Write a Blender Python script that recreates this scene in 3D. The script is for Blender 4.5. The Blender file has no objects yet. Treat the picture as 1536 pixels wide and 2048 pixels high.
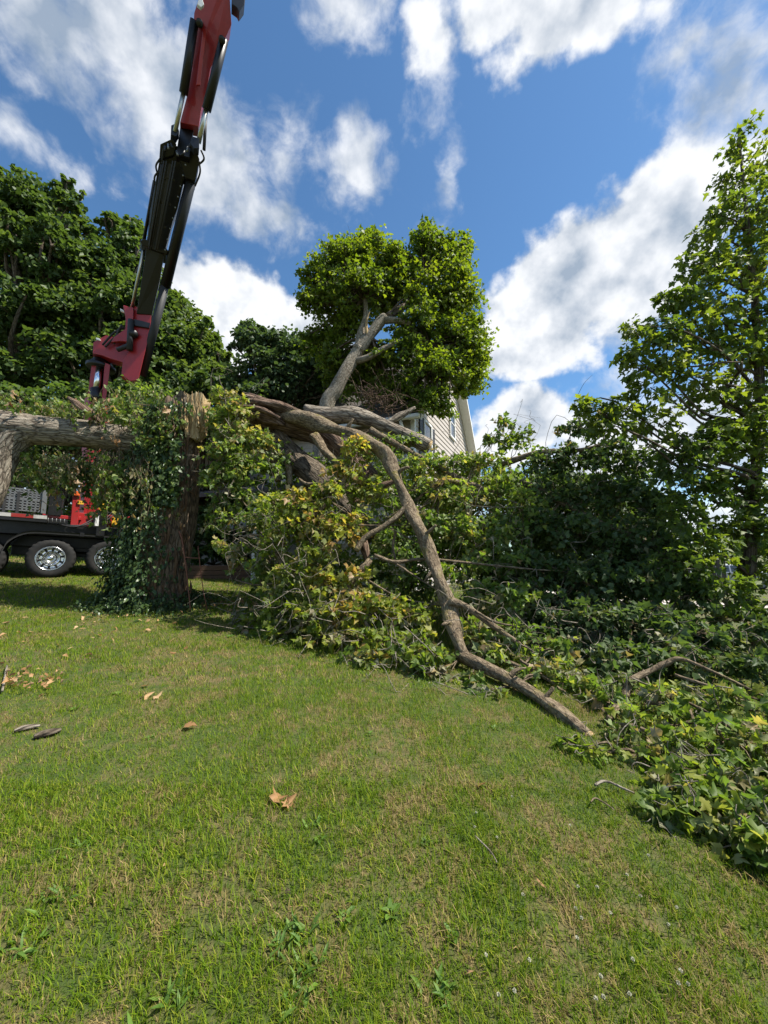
import bpy, bmesh, math
import numpy as np
from mathutils import Vector, Matrix

# ------------------------------------------------------------------ camera, sky, sun, exposure
scene = bpy.context.scene
COL = scene.collection
F_PX, CX, CY = 769.0, 768.0, 1024.0          # focal length and centre in photo pixels (1536 x 2048)
CAM_H, PITCH = 1.55, math.radians(6.4)
cam_d = bpy.data.cameras.new('camera'); cam = bpy.data.objects.new('camera', cam_d); COL.objects.link(cam)
cam.location = (0, 0, CAM_H); cam.rotation_euler = (math.radians(90) + PITCH, 0, 0)
cam_d.sensor_fit = 'HORIZONTAL'; cam_d.sensor_width = 36.0; cam_d.lens = 36.0 * F_PX / 1536.0
cam_d.clip_start = 0.05; cam_d.clip_end = 6000
scene.camera = cam
vs = scene.view_settings
vs.view_transform = 'Standard'; vs.look = 'None'; vs.exposure = 0.85; vs.gamma = 1.0; vs.use_curve_mapping = False

SUN_AZ = np.array([1.0, -0.14]); SUN_AZ = SUN_AZ / np.linalg.norm(SUN_AZ)
SUN_EL = math.radians(57)
SUN_DIR = Vector((SUN_AZ[0] * math.cos(SUN_EL), SUN_AZ[1] * math.cos(SUN_EL), math.sin(SUN_EL)))
sun_d = bpy.data.lights.new('sun', 'SUN'); sun = bpy.data.objects.new('sun', sun_d); COL.objects.link(sun)
sun_d.energy = 5.0; sun_d.angle = math.radians(0.5); sun_d.color = (1.0, 0.95, 0.86)
sun.rotation_euler = SUN_DIR.to_track_quat('Z', 'Y').to_euler(); sun.location = (0, 0, 40)

SIN_P, COS_P = math.sin(PITCH), math.cos(PITCH)
def ray(px, py):
    u = (px - CX) / F_PX; v = (CY - py) / F_PX
    return np.array([u, COS_P - v * SIN_P, SIN_P + v * COS_P])
def P(px, py, Y):
    d = ray(px, py); return np.array([0, 0, CAM_H]) + d * (Y / d[1])
def MPP(px, py, Y):                              # metres per photo pixel at that place
    return Y / ray(px, py)[1] / F_PX

world = bpy.data.worlds.new('World'); scene.world = world; world.use_nodes = True
def build_world():
    nt = world.node_tree; N = nt.nodes; L = nt.links; N.clear()
    out = N.new('ShaderNodeOutputWorld'); bg = N.new('ShaderNodeBackground'); bg.inputs['Strength'].default_value = 0.085
    L.new(bg.outputs[0], out.inputs[0])
    sky = N.new('ShaderNodeTexSky'); sky.sky_type = 'NISHITA'; sky.sun_disc = False
    sky.sun_elevation = SUN_EL; sky.sun_rotation = math.atan2(SUN_DIR.x, SUN_DIR.y)
    sky.altitude = 200; sky.air_density = 1.0; sky.dust_density = 0.3; sky.ozone_density = 2.2
    tc = N.new('ShaderNodeTexCoord'); nrm = N.new('ShaderNodeVectorMath'); nrm.operation = 'NORMALIZE'
    L.new(tc.outputs['Generated'], nrm.inputs[0]); d = nrm.outputs[0]
    def M(op, a, b=None, c=None, clamp=False):
        n = N.new('ShaderNodeMath'); n.operation = op; n.use_clamp = clamp
        for i, x in enumerate((a, b, c)):
            if x is None: continue
            if isinstance(x, (int, float)): n.inputs[i].default_value = x
            else: L.new(x, n.inputs[i])
        return n.outputs[0]
    def DOT(vec, w):
        n = N.new('ShaderNodeVectorMath'); n.operation = 'DOT_PRODUCT'; L.new(vec, n.inputs[0]); n.inputs[1].default_value = tuple(w); return n.outputs['Value']
    def noise(vec, scale, detail, rough, lac=2.0, dist=0.0):
        n = N.new('ShaderNodeTexNoise'); n.inputs['Scale'].default_value = scale; n.inputs['Detail'].default_value = detail
        n.inputs['Roughness'].default_value = rough; n.inputs['Lacunarity'].default_value = lac; n.inputs['Distortion'].default_value = dist
        L.new(vec, n.inputs['Vector']); return n.outputs['Fac']
    def OFF(vec, w):
        n = N.new('ShaderNodeVectorMath'); n.operation = 'ADD'; L.new(vec, n.inputs[0]); n.inputs[1].default_value = tuple(w); return n.outputs[0]
    # cloud banks: centre (photo pixel -> direction), half sizes, tilt, weight
    wisps = [(330, 170, 330, 190, 25, .85), (110, 50, 260, 120, 20, .65), (560, 330, 130, 120, 40, .55), (20, 270, 120, 60, 0, .5), (450, 330, 120, 110, 10, .5),
             (890, 130, 80, 140, 25, .62), (900, 330, 42, 90, 10, .42), (720, 300, 60, 80, 10, .42), (700, 10, 120, 50, 0, .4),
             (1440, 400, 230, 150, -35, .80), (1490, 190, 130, 190, -30, .70), (1400, 300, 190, 130, -30, .6), (1330, 880, 300, 130, -8, .9), (1250, 1030, 500, 90, 0, .9), (250, 980, 500, 110, 0, .7)]
    cumuli = [(1180, -10, 260, 90, 6, 1.0), (1010, 10, 140, 80, 0, .85), (860, 60, 70, 60, 20, .55), (1100, 60, 110, 50, 0, .8), (470, 605, 150, 95, 10, 1.3), (370, 680, 140, 110, 0, 1.2), (590, 680, 130, 90, 0, 1.2),
              (1130, 590, 220, 130, -20, 1.25), (1290, 490, 190, 150, -35, 1.2), (1060, 690, 150, 70, 0, 1.1), (1050, 850, 130, 85, 0, 1.25), (1200, 900, 160, 70, 0, 1.0)]
    def field_of(banks):
        dens = None
        for (px, py, a, b, rot, w) in banks:
            c = ray(px, py); c /= np.linalg.norm(c)
            r = np.cross(c, [0, 0, 1.0]); r /= np.linalg.norm(r); u = np.cross(r, c)
            t = math.radians(rot); r2 = r * math.cos(t) - u * math.sin(t); u2 = r * math.sin(t) + u * math.cos(t)
            k = F_PX * math.sqrt(1 + ((px - CX) ** 2 + (py - CY) ** 2) / F_PX ** 2)
            x = DOT(d, r2 * k / a); y = DOT(d, u2 * k / b)
            l = M('SQRT', M('ADD', M('MULTIPLY', x, x), M('MULTIPLY', y, y)))
            g = M('MULTIPLY', M('SUBTRACT', 1.0, l), w)
            dens = g if dens is None else M('MAXIMUM', dens, g)
        return dens
    # the rest of the sky carries the same broken cloud
    fwd = DOT(d, (0, COS_P, SIN_P))
    away = M('MULTIPLY', M('SUBTRACT', 0.62, fwd), 4.0, clamp=True)
    gen = M('SUBTRACT', M('MULTIPLY', noise(OFF(d, (3.1, 7.7, 1.3)), 2.4, 3, .5), 5.0), 2.55)
    gen = M('SUBTRACT', gen, M('MULTIPLY', M('SUBTRACT', 1.0, away), 3.0))
    dw = M('MAXIMUM', M('MAXIMUM', field_of(wisps), gen), -0.9); dc = M('MAXIMUM', field_of(cumuli), -0.9)
    warp = N.new('ShaderNodeTexNoise'); warp.inputs['Scale'].default_value = 5; warp.inputs['Detail'].default_value = 4
    L.new(d, warp.inputs['Vector'])
    wsc = N.new('ShaderNodeVectorMath'); wsc.operation = 'SCALE'; wsc.inputs['Scale'].default_value = 0.10; L.new(warp.outputs['Color'], wsc.inputs[0])
    wd = N.new('ShaderNodeVectorMath'); wd.operation = 'ADD'; L.new(d, wd.inputs[0]); L.new(wsc.outputs[0], wd.inputs[1]); wd = wd.outputs[0]
    sd = np.array(SUN_DIR) + np.array([-.5, 0, .3]); sd /= np.linalg.norm(sd)
    f1 = noise(wd, 6.5, 9, .58)
    b1 = noise(d, 9.0, 8, .52); b2 = noise(OFF(d, tuple(sd * 0.045)), 9.0, 5, .52)
    lowf = noise(OFF(d, (1.7, .4, 2.2)), 4.0, 4, .55)
    def sstep(x, lo, hi):
        mr = N.new('ShaderNodeMapRange'); mr.interpolation_type = 'SMOOTHSTEP'; mr.inputs['From Min'].default_value = lo; mr.inputs['From Max'].default_value = hi; L.new(x, mr.inputs['Value']); return mr.outputs[0]
    fw = M('ADD', M('ADD', dw, M('MULTIPLY', M('SUBTRACT', f1, 0.5), 2.7)), M('MULTIPLY', M('SUBTRACT', lowf, 0.5), 0.7))
    fc = M('ADD', M('ADD', dc, M('MULTIPLY', M('SUBTRACT', b1, 0.5), 2.1)), M('MULTIPLY', M('SUBTRACT', f1, 0.5), 0.6))
    aw = M('MULTIPLY', sstep(fw, 0.0, 0.62), .90); ac = sstep(fc, 0.0, 0.36)
    alpha = M('MULTIPLY', M('SUBTRACT', 1.0, M('MULTIPLY', M('SUBTRACT', 1.0, aw), M('SUBTRACT', 1.0, ac))), .98)
    shade = M('ADD', 0.78, M('MULTIPLY', M('SUBTRACT', b1, b2), 2.6))
    shade = M('ADD', shade, M('MULTIPLY', M('SUBTRACT', 0.52, lowf), 1.0))
    shade = M('SUBTRACT', shade, M('MULTIPLY', M('MAXIMUM', M('SUBTRACT', fc, 0.45), 0.0), 0.42))
    shade = M('SUBTRACT', shade, M('MULTIPLY', M('SUBTRACT', 1.0, ac), 0.16), clamp=True)
    cr = N.new('ShaderNodeValToRGB'); L.new(shade, cr.inputs[0])
    cr.color_ramp.elements[0].position = 0.1; cr.color_ramp.elements[0].color = (.36, .44, .55, 1)
    cr.color_ramp.elements[1].position = 0.85; cr.color_ramp.elements[1].color = (.95, .97, 1.0, 1)
    sc = N.new('ShaderNodeVectorMath'); sc.operation = 'SCALE'; sc.inputs['Scale'].default_value = 7.0; L.new(cr.outputs[0], sc.inputs[0])
    tint = N.new('ShaderNodeMix'); tint.data_type = 'RGBA'; tint.blend_type = 'MULTIPLY'; tint.inputs[0].default_value = 1.0
    L.new(sky.outputs[0], tint.inputs[6]); tint.inputs[7].default_value = (.74, 1.03, 1.17, 1)
    mx = N.new('ShaderNodeMix'); mx.data_type = 'RGBA'; L.new(alpha, mx.inputs[0]); L.new(tint.outputs[2], mx.inputs[6]); L.new(sc.outputs[0], mx.inputs[7])
    L.new(mx.outputs[2], bg.inputs['Color'])
build_world()

# ------------------------------------------------------------------ helpers
rng = np.random.default_rng(11)
UP = np.array([0, 0, 1.0])
def unit(v):
    v = np.asarray(v, float); return v / (np.linalg.norm(v, axis=-1, keepdims=True) + 1e-12)
def gz(x, y):
    x = np.asarray(x, float); y = np.asarray(y, float)
    xs = 13 * np.tanh(x / 13)
    xs = np.where(x < 0, np.maximum(x, -14), xs)
    s = .04 - .0058 * xs
    h = np.where(y < 11, y, 11 + 4 * (1 - np.exp(-(np.maximum(y, 11) - 11) / 4)))
    h = np.where(y < 0, 3 * np.tanh(y / 3), h)
    near = np.exp(-((x ** 2 + y ** 2) / 900))
    return s * h + near * (.012 * np.sin(1.7 * x + .8 * y) + .010 * np.sin(2.9 * y - 1.1 * x + 1))
def G(px, py):                                    # where the ray of a photo pixel meets the ground
    d = ray(px, py); t = 0.2; o = np.array([0, 0, CAM_H])
    for i in range(4000):
        p = o + d * t
        if p[2] <= gz(p[0], p[1]): return np.array([p[0], p[1], float(gz(p[0], p[1]))])
        t += 0.01 + t * 0.001
    return o + d * t

class MB:
    def __init__(s): s.v = []; s.f = []; s.a = {}; s.n = 0
    def add(s, V, Fs, **at):
        V = np.asarray(V, np.float32).reshape(-1, 3); m = len(V)
        for Fa in (Fs if isinstance(Fs, (list, tuple)) else [Fs]):
            if len(Fa): s.f.append(np.asarray(Fa, np.int64) + s.n)
        for k, w in at.items():
            s.a.setdefault(k, []).append((s.n, np.asarray(w, np.float32)))
        s.v.append(V); s.n += m
        return s
    def bbox_base(s):
        V = np.concatenate(s.v); return np.array([V[:, 0].mean(), V[:, 1].mean(), V[:, 2].min()])
    def mesh(s, name, origin, smooth=True):
        me = bpy.data.meshes.new(name)
        V = np.concatenate(s.v) - np.asarray(origin, np.float32)
        lv = np.concatenate([f.ravel() for f in s.f]).astype(np.int32)
        lt = np.concatenate([np.full(len(f), f.shape[1], np.int32) for f in s.f])
        ls = np.concatenate([[0], np.cumsum(lt)[:-1]]).astype(np.int32)
        me.vertices.add(len(V)); me.loops.add(len(lv)); me.polygons.add(len(lt))
        me.vertices.foreach_set('co', V.astype(np.float32).ravel())
        me.loops.foreach_set('vertex_index', lv); me.polygons.foreach_set('loop_start', ls)
        try: me.polygons.foreach_set('loop_total', lt)
        except Exception: pass
        me.polygons.foreach_set('use_smooth', np.full(len(lt), bool(smooth)))
        for k, items in s.a.items():
            vec = items[0][1].ndim == 2
            arr = np.zeros((len(V), 3) if vec else len(V), np.float32)
            for st, w in items: arr[st:st + len(w)] = w
            at = me.attributes.new(k, 'FLOAT_VECTOR' if vec else 'FLOAT', 'POINT')
            at.data.foreach_set('vector' if vec else 'value', arr.ravel())
        me.update(calc_edges=True); me.validate()
        return me
ORI = {}
def thing(name, label, cat, loc, group=None):
    o = bpy.data.objects.new(name, None); COL.objects.link(o); o.empty_display_size = .2
    o.location = tuple(float(c) for c in loc); ORI[o.name] = np.asarray(loc, float)
    o['label'] = label; o['category'] = cat
    if group: o['group'] = group
    return o
def tag(o, label, cat, group=None, kind=None):
    o['label'] = label; o['category'] = cat
    if group: o['group'] = group
    if kind: o['kind'] = kind
    return o
def obj(name, mb, mat, parent=None, smooth=True, kind=None, origin=None):
    if not mb.v: return None
    if parent is not None: org = ORI[parent.name]
    else: org = mb.bbox_base() if origin is None else np.asarray(origin, float)
    o = bpy.data.objects.new(name, mb.mesh(name, org, smooth)); COL.objects.link(o)
    o.data.materials.append(mat)
    if parent is not None: o.parent = parent
    else: o.location = tuple(float(c) for c in org)
    ORI[o.name] = org
    if kind: o['kind'] = kind
    return o

# --- shapes
def catmull(pts, res):
    pts = np.asarray(pts, float)
    if len(pts) < 3 or res <= 1:
        return pts
    Q = np.vstack([2 * pts[0] - pts[1], pts, 2 * pts[-1] - pts[-2]]); out = []
    for i in range(1, len(Q) - 2):
        p0, p1, p2, p3 = Q[i - 1], Q[i], Q[i + 1], Q[i + 2]
        for t in np.linspace(0, 1, res, endpoint=False):
            out.append(.5 * ((2 * p1) + (-p0 + p2) * t + (2 * p0 - 5 * p1 + 4 * p2 - p3) * t * t + (-p0 + 3 * p1 - 3 * p2 + p3) * t ** 3))
    out.append(Q[-2]); return np.array(out)
def tube(mb, pts, rad, n=8, res=5, bump=.05, ridges=0.0, cap=True, jag=None, seed=None):
    R = np.random.default_rng(int(rng.integers(1e9)) if seed is None else seed)
    data = np.column_stack([np.asarray(pts, float), np.asarray(rad, float)])
    data = catmull(data, res); C = data[:, :3]; r = np.maximum(data[:, 3], 1e-4); m = len(C)
    T = unit(np.gradient(C, axis=0))
    ref = np.array([0, 0, 1.0]) if abs(T[0][2]) < .9 else np.array([1.0, 0, 0])
    nrm = unit(np.cross(T[0], ref)); Ns = []
    for i in range(m):
        nrm = unit(nrm - T[i] * np.dot(nrm, T[i])); Ns.append(nrm)
    Ns = np.array(Ns); Bs = np.cross(T, Ns)
    th = np.linspace(0, 2 * np.pi, n, endpoint=False)
    ln = np.concatenate([[0], np.cumsum(np.linalg.norm(np.diff(C, axis=0), axis=1))])
    mult = np.ones((m, n))
    sc = ln / max(r.mean(), 1e-3)
    for k in range(7):
        kk = int(R.integers(0, 5)); mult += bump * R.normal() * .6 * np.sin(kk * th[None, :] + sc[:, None] * R.uniform(.15, 1.1) + R.uniform(0, 6.3))
    if ridges:
        wob = 1.1 * np.sin(sc[:, None] * .7 + R.uniform(0, 6)) + .7 * np.sin(sc[:, None] * 1.9 + 2 * th[None, :])
        for kk in (11, 17, 23):
            mult += ridges * (np.abs(np.sin(kk * .5 * th[None, :] + wob * R.uniform(.5, 1.3) + R.uniform(0, 6))) - .5)
    V = C[:, None, :] + (r[:, None] * mult)[..., None] * (np.cos(th)[None, :, None] * Ns[:, None, :] + np.sin(th)[None, :, None] * Bs[:, None, :])
    if jag is not None:
        a = jag * (np.abs(np.sin(th * 2.5 + R.uniform(0, 6))) * .6 + R.uniform(0, 1, n) * .8)
        V[-1] += T[-1][None, :] * a[:, None]
    bk = np.stack([np.cos(th)[None, :] * r[:, None], np.sin(th)[None, :] * r[:, None], np.repeat(ln[:, None], n, 1)], -1)
    V = V.reshape(-1, 3); bk = bk.reshape(-1, 3)
    i = np.arange(m - 1)[:, None] * n; j = np.arange(n)[None, :]; j2 = (j + 1) % n
    Fq = np.stack([i + j, i + j2, i + n + j2, i + n + j], -1).reshape(-1, 4)
    Fs = [Fq]
    if cap:
        c0 = len(V); V = np.vstack([V, C[0], C[-1]]); bk = np.vstack([bk, [0, 0, 0], [0, 0, ln[-1]]])
        jj = np.arange(n); Fs.append(np.stack([np.full(n, c0), (jj + 1) % n, jj], -1))
        b = (m - 1) * n; Fs.append(np.stack([np.full(n, c0 + 1), b + jj, b + (jj + 1) % n], -1))
    mb.add(V, Fs, bk=bk, rnd=np.full(len(V), R.uniform()))
    return C, r, T
def disc(mb, c, nrmv, r, n=14, bump=.08, thick=.012):
    nrmv = unit(nrmv); tube(mb, [np.asarray(c) - nrmv * .002, np.asarray(c) + nrmv * thick], [r, r], n=n, res=1, bump=0)
def cyl(mb, p0, p1, r0, r1=None, n=16):
    r1 = r0 if r1 is None else r1
    tube(mb, [p0, p1], [r0, r1], n=n, res=1, bump=0)
def box(mb, c, axes, half, bev=.01):
    bm = bmesh.new(); bmesh.ops.create_cube(bm, size=2.0)
    for v in bm.verts: v.co = Vector((v.co.x * half[0], v.co.y * half[1], v.co.z * half[2]))
    b = min(bev, min(half) * .45)
    if b > 0: bmesh.ops.bevel(bm, geom=bm.edges[:], offset=b, segments=1, affect='EDGES')
    bm.verts.index_update()
    V = np.array([v.co[:] for v in bm.verts]); A = np.array(axes, float)
    W = np.asarray(c, float) + V @ A
    by = {}
    for f in bm.faces: by.setdefault(len(f.verts), []).append([v.index for v in f.verts])
    mb.add(W, [np.array(x) for x in by.values()], rnd=np.full(len(W), .5)); bm.free()
def lathe(mb, c, axis, prof, n=32, lug=None):
    axis = unit(axis); ref = UP if abs(axis[2]) < .9 else np.array([1.0, 0, 0])
    a = unit(np.cross(axis, ref)); b = np.cross(axis, a); th = np.linspace(0, 2 * np.pi, n, endpoint=False)
    m = len(prof); V = []
    for k, (r, z) in enumerate(prof):
        rr = np.full(n, float(r))
        if lug is not None and k in lug: rr = rr - lug[k] * ((np.arange(n) // 2) % 2)
        V.append(np.asarray(c) + axis * z + rr[:, None] * (np.cos(th)[:, None] * a + np.sin(th)[:, None] * b))
    V = np.array(V).reshape(-1, 3)
    i = np.arange(m - 1)[:, None] * n; j = np.arange(n)[None, :]; j2 = (j + 1) % n
    Fq = np.stack([i + j, i + j2, i + n + j2, i + n + j], -1).reshape(-1, 4)
    mb.add(V, [Fq], rnd=np.full(len(V), .5))
def prism(mb, ring_a, ring_b):                     # two matching outlines joined by side faces
    A = np.asarray(ring_a, float); B = np.asarray(ring_b, float); n = len(A); j = np.arange(n)
    V = np.vstack([A, B]); sides = np.stack([j, (j + 1) % n, n + (j + 1) % n, n + j], -1)
    mb.add(V, [sides, np.array([j[::-1]]), np.array([n + j])], rnd=np.full(len(V), .5))
def PL(rows):                                      # polyline: (px, py, Y, thickness in pixels)
    pts = np.array([P(a, b, c) for a, b, c, _ in rows]); r = np.array([dpx * .5 * MPP(a, b, c) for a, b, c, dpx in rows]); return pts, r

# --- leaves
MAPLE = np.array([(0, 0), (.20, -.05), (.36, .03), (.30, .17), (.56, .36), (.60, .52), (.40, .47), (.25, .52), (.27, .72), (.13, .74), (0, 1.0),
                  (-.13, .74), (-.27, .72), (-.25, .52), (-.40, .47), (-.60, .52), (-.56, .36), (-.30, .17), (-.36, .03), (-.20, -.05)])
MAPLE_MID = np.array([(0, 0), (.34, .0), (.28, .17), (.60, .48), (.25, .52), (.24, .72), (0, 1.0), (-.24, .72), (-.25, .52), (-.60, .48), (-.28, .17), (-.34, .0)])
MAPLE_LOW = np.array([(0, 0), (.36, .05), (.58, .52), (.22, .60), (0, 1.0), (-.22, .60), (-.58, .52), (-.36, .05)])
OVAL = np.array([(0, 0), (.25, .25), (.30, .5), (.16, .8), (0, 1.0), (-.16, .8), (-.30, .5), (-.25, .25)])
SLIM = np.array([(0, 0), (.12, .3), (.10, .7), (0, 1.0), (-.10, .7), (-.12, .3)])
FAR = np.array([(0, 0), (.50, .18), (.42, .62), (0, 1.0), (-.42, .62), (-.50, .18)])
def leaf_template(outline, fold=.35, curl=.35, centre=True):
    c = np.array([[0, .36]]); P2 = np.vstack([outline, c]); n = len(outline)
    z = fold * np.abs(P2[:, 0]) - curl * (P2[:, 1] - .2) ** 2
    T3 = np.column_stack([P2, z]); j = np.arange(n)
    if not centre: k = np.arange(1, n - 1); return T3[:n], np.stack([np.zeros(n - 2, int), k, k + 1], -1)
    return T3, np.stack([np.full(n, n), j, (j + 1) % n], -1)
TPL = {k: leaf_template(v) for k, v in dict(maple=MAPLE, mid=MAPLE_MID, oval=OVAL, slim=SLIM).items()}
TPL['low'] = leaf_template(MAPLE_LOW, centre=False); TPL['far'] = leaf_template(FAR, centre=False)
def add_leaves(mb, pos, tip, nrm, size, rnd, kind='low', curlvar=.6):
    T3, Fc = TPL[kind]; N = len(pos)
    if N == 0: return
    t = unit(tip); n = unit(nrm - t * np.sum(nrm * t, 1, keepdims=True)); b = np.cross(t, n)
    k0 = len(T3); cv = (1 + curlvar * rng.normal(size=N))[:, None]; cv2 = (curlvar * rng.normal(size=N))[:, None]
    jit = .045 if k0 > 7 else .03
    tx = T3[None, :, 0] * rng.uniform(.74, 1.12, N)[:, None] + rng.normal(size=(N, k0)) * jit + .12 * cv2 * T3[None, :, 1] ** 2
    ty = T3[None, :, 1] + rng.normal(size=(N, k0)) * jit
    tz = T3[None, :, 2] * cv + .45 * cv2 * T3[None, :, 0] ** 2 + .25 * rng.normal(size=N)[:, None] * curlvar * (T3[None, :, 1] - .3) ** 2 + rng.normal(size=(N, k0)) * jit * .8
    X = tx[..., None] * b[:, None, :] + ty[..., None] * t[:, None, :] + tz[..., None] * n[:, None, :]
    V = pos[:, None, :] + X * size[:, None, None]
    k = len(T3); Fx = (np.arange(N) * k)[:, None, None] + Fc[None]
    mb.add(V.reshape(-1, 3), [Fx.reshape(-1, 3)], rnd=np.repeat(rnd, k))
def rdir(n, R=rng): return unit(R.normal(size=(n, 3)))
def clump_points(center, rad, n, sub=.34, zflat=.75, bottom=.35, fill=.25):
    """leaf points gathered in tufts over an ellipsoid: returns points, outward directions, tuft tone"""
    rad = np.asarray(rad, float); rm = rad.mean(); rc = rm * sub
    k = max(3, int(n / 22)); dd = rdir(k); dd[:, 2] = np.where(dd[:, 2] < -bottom, -dd[:, 2] * .6, dd[:, 2]); dd = unit(dd)
    f = rng.uniform(.62, 1.22, k); inn = rng.uniform(size=k) < fill; f[inn] = rng.uniform(.1, .7, inn.sum())
    cc = np.asarray(center) + dd * rad * f[:, None]; tone = rng.uniform(size=k)
    idx = rng.integers(0, k, n); ld = rdir(n); rr = rng.uniform(size=n) ** .5
    pos = cc[idx] + ld * rr[:, None] * rc * rng.uniform(.6, 1.25, k)[idx][:, None] * np.array([1, 1, zflat])
    out = unit(dd[idx] * .8 + ld * .7); return pos, out, tone[idx], cc, dd
def ell_leaves(mb, center, rad, n, size, kind='low', tone=.5, spread=.5, droop=.35, wild=.55, upw=.75, **kw):
    n = int(n); pos, out, tt, cc, dd = clump_points(center, rad, n, **kw)
    nr = unit(UP * upw + out * .5 + rdir(n) * wild)
    tp = unit(rdir(n) * .7 + out * .6 - UP * droop)
    sz = size * rng.uniform(.62, 1.2, n)
    add_leaves(mb, pos, tp, nr, sz, np.clip(tone + spread * (.55 * (tt - .5) + .6 * (rng.uniform(size=n) - .5)), 0, 1), kind)
    return cc, dd
def twig(mb, p0, p1, r0, r1, wob=.12, n=5, k=4):
    p0 = np.asarray(p0, float); p1 = np.asarray(p1, float); L = np.linalg.norm(p1 - p0)
    t = np.linspace(0, 1, k)[:, None]; pts = p0 + (p1 - p0) * t
    pts[1:-1] += rng.normal(size=(k - 2, 3)) * L * wob * .5
    tube(mb, pts, np.linspace(r0, r1, k), n=n, res=3, bump=.06, cap=False)

def thin_twigs(mb, pts, r0, r1):
    """pts: (n, k, 3) polylines -> three-sided tapering twigs, all at once"""
    n, k, _ = pts.shape
    if n == 0: return
    T = unit(np.gradient(pts, axis=1)); a_ = unit(np.cross(T, np.array([.31, .17, .93]))); b_ = np.cross(T, a_)
    th = np.array([0, 2.094, 4.189]); rr = np.linspace(1, 0, k)[None, :] * (r0 - r1)[:, None] + r1[:, None]
    V = pts[:, :, None, :] + rr[:, :, None, None] * (np.cos(th)[None, None, :, None] * a_[:, :, None, :] + np.sin(th)[None, None, :, None] * b_[:, :, None, :])
    base = (np.arange(n) * k * 3)[:, None, None] + (np.arange(k - 1) * 3)[None, :, None]; j = np.arange(3)[None, None, :]; j2 = (j + 1) % 3
    Fq = np.stack([base + j, base + j2, base + 3 + j2, base + 3 + j], -1).reshape(-1, 4)
    V = V.reshape(-1, 3); mb.add(V, [Fq], bk=V * .5, rnd=np.full(len(V), .5))
def spray_leaves(mb, tb, center, rad, n, size, kind='mid', tone=.5, spread=.7, per=9, droop=.5, wild=.8, upw=.5, grow=1.0, floor=True, lean=None, tw=.0045, bottom=.6):
    rad = np.asarray(rad, float); rm = rad.mean(); nt_ = max(3, int(n / per)); m = per
    dd = rdir(nt_); dd[:, 2] = np.where(dd[:, 2] < -bottom, -dd[:, 2] * .5, dd[:, 2]); dd = unit(dd)
    p0 = np.asarray(center) + dd * rad * rng.uniform(.05, .62, nt_)[:, None]
    d0 = unit(dd + rdir(nt_) * .75 + (0 if lean is None else np.asarray(lean))); L = rm * rng.uniform(.45, .95, nt_) * grow; g = droop * rng.uniform(.2, 1.0, nt_); side = unit(np.cross(d0, UP + .01)); cv = rng.normal(size=nt_) * .25
    def at(t): return p0[:, None, :] + (L[:, None] * t)[..., None] * d0[:, None, :] - UP * (g * L)[:, None, None] * (t ** 2)[..., None] + side[:, None, :] * ((cv * L)[:, None] * t ** 2)[..., None]
    tt = np.repeat(np.linspace(0, 1, 4)[None], nt_, 0); pts = at(tt)
    if floor: pts[..., 2] = np.maximum(pts[..., 2], gz(pts[..., 0], pts[..., 1]) + .012)
    thin_twigs(tb, pts, np.full(nt_, tw) * rng.uniform(.7, 1.4, nt_), np.full(nt_, tw * .35))
    t = np.sort(rng.uniform(.15, 1.05, (nt_, m)), 1); q = at(t); sg = np.where(np.arange(m) % 2, 1, -1)[None, :, None] * np.ones((nt_, 1, 1))
    sd = side[:, None, :] * sg + rng.normal(size=(nt_, m, 3)) * .45; pet = size * rng.uniform(.25, .7, (nt_, m, 1))
    pos = q + unit(sd + d0[:, None, :] * .3 - UP * .15) * pet
    tip = unit(sd * .7 + d0[:, None, :] * .55 - UP * droop + rng.normal(size=(nt_, m, 3)) * .35).reshape(-1, 3); pos = pos.reshape(-1, 3); N_ = len(pos)
    if floor: pos[:, 2] = np.maximum(pos[:, 2], gz(pos[:, 0], pos[:, 1]) + .02)
    nr = unit(UP * upw + np.repeat(dd, m, 0) * .25 + rdir(N_) * wild)
    tn = np.repeat(rng.uniform(size=nt_), m); sz = size * rng.uniform(.55, 1.2, N_)
    add_leaves(mb, pos, tip, nr, sz, np.clip(tone + spread * (.55 * (tn - .5) + .65 * (rng.uniform(size=N_) - .5)), 0, 1), kind)
    return p0, dd

# ------------------------------------------------------------------ materials
def mat_new(name):
    m = bpy.data.materials.new(name); m.use_nodes = True; nt = m.node_tree; b = nt.nodes['Principled BSDF']; return m, nt, b
def lk(nt, a, b): nt.links.new(a, b)
def ramp(nt, fac, stops):
    r = nt.nodes.new('ShaderNodeValToRGB'); e = r.color_ramp.elements
    while len(e) < len(stops): e.new(.5)
    for x, (p, c) in zip(e, stops): x.position = p; x.color = (*c, 1)
    if fac is not None: lk(nt, fac, r.inputs[0])
    return r.outputs[0]
def attr(nt, name, out='Fac'):
    a = nt.nodes.new('ShaderNodeAttribute'); a.attribute_name = name; return a.outputs[out]
def tex(nt, vec, scale, detail=4, rough=.55, dist=0):
    n = nt.nodes.new('ShaderNodeTexNoise'); n.inputs['Scale'].default_value = scale; n.inputs['Detail'].default_value = detail
    n.inputs['Roughness'].default_value = rough; n.inputs['Distortion'].default_value = dist
    if vec is not None: lk(nt, vec, n.inputs['Vector'])
    return n.outputs['Fac']
def mix(nt, fac, a, b, blend='MIX'):
    n = nt.nodes.new('ShaderNodeMix'); n.data_type = 'RGBA'; n.blend_type = blend
    for i, x in ((0, fac), (6, a), (7, b)):
        if isinstance(x, (int, float)): n.inputs[i].default_value = x
        elif isinstance(x, tuple): n.inputs[i].default_value = (*x, 1)
        else: lk(nt, x, n.inputs[i])
    return n.outputs[2]
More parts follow.
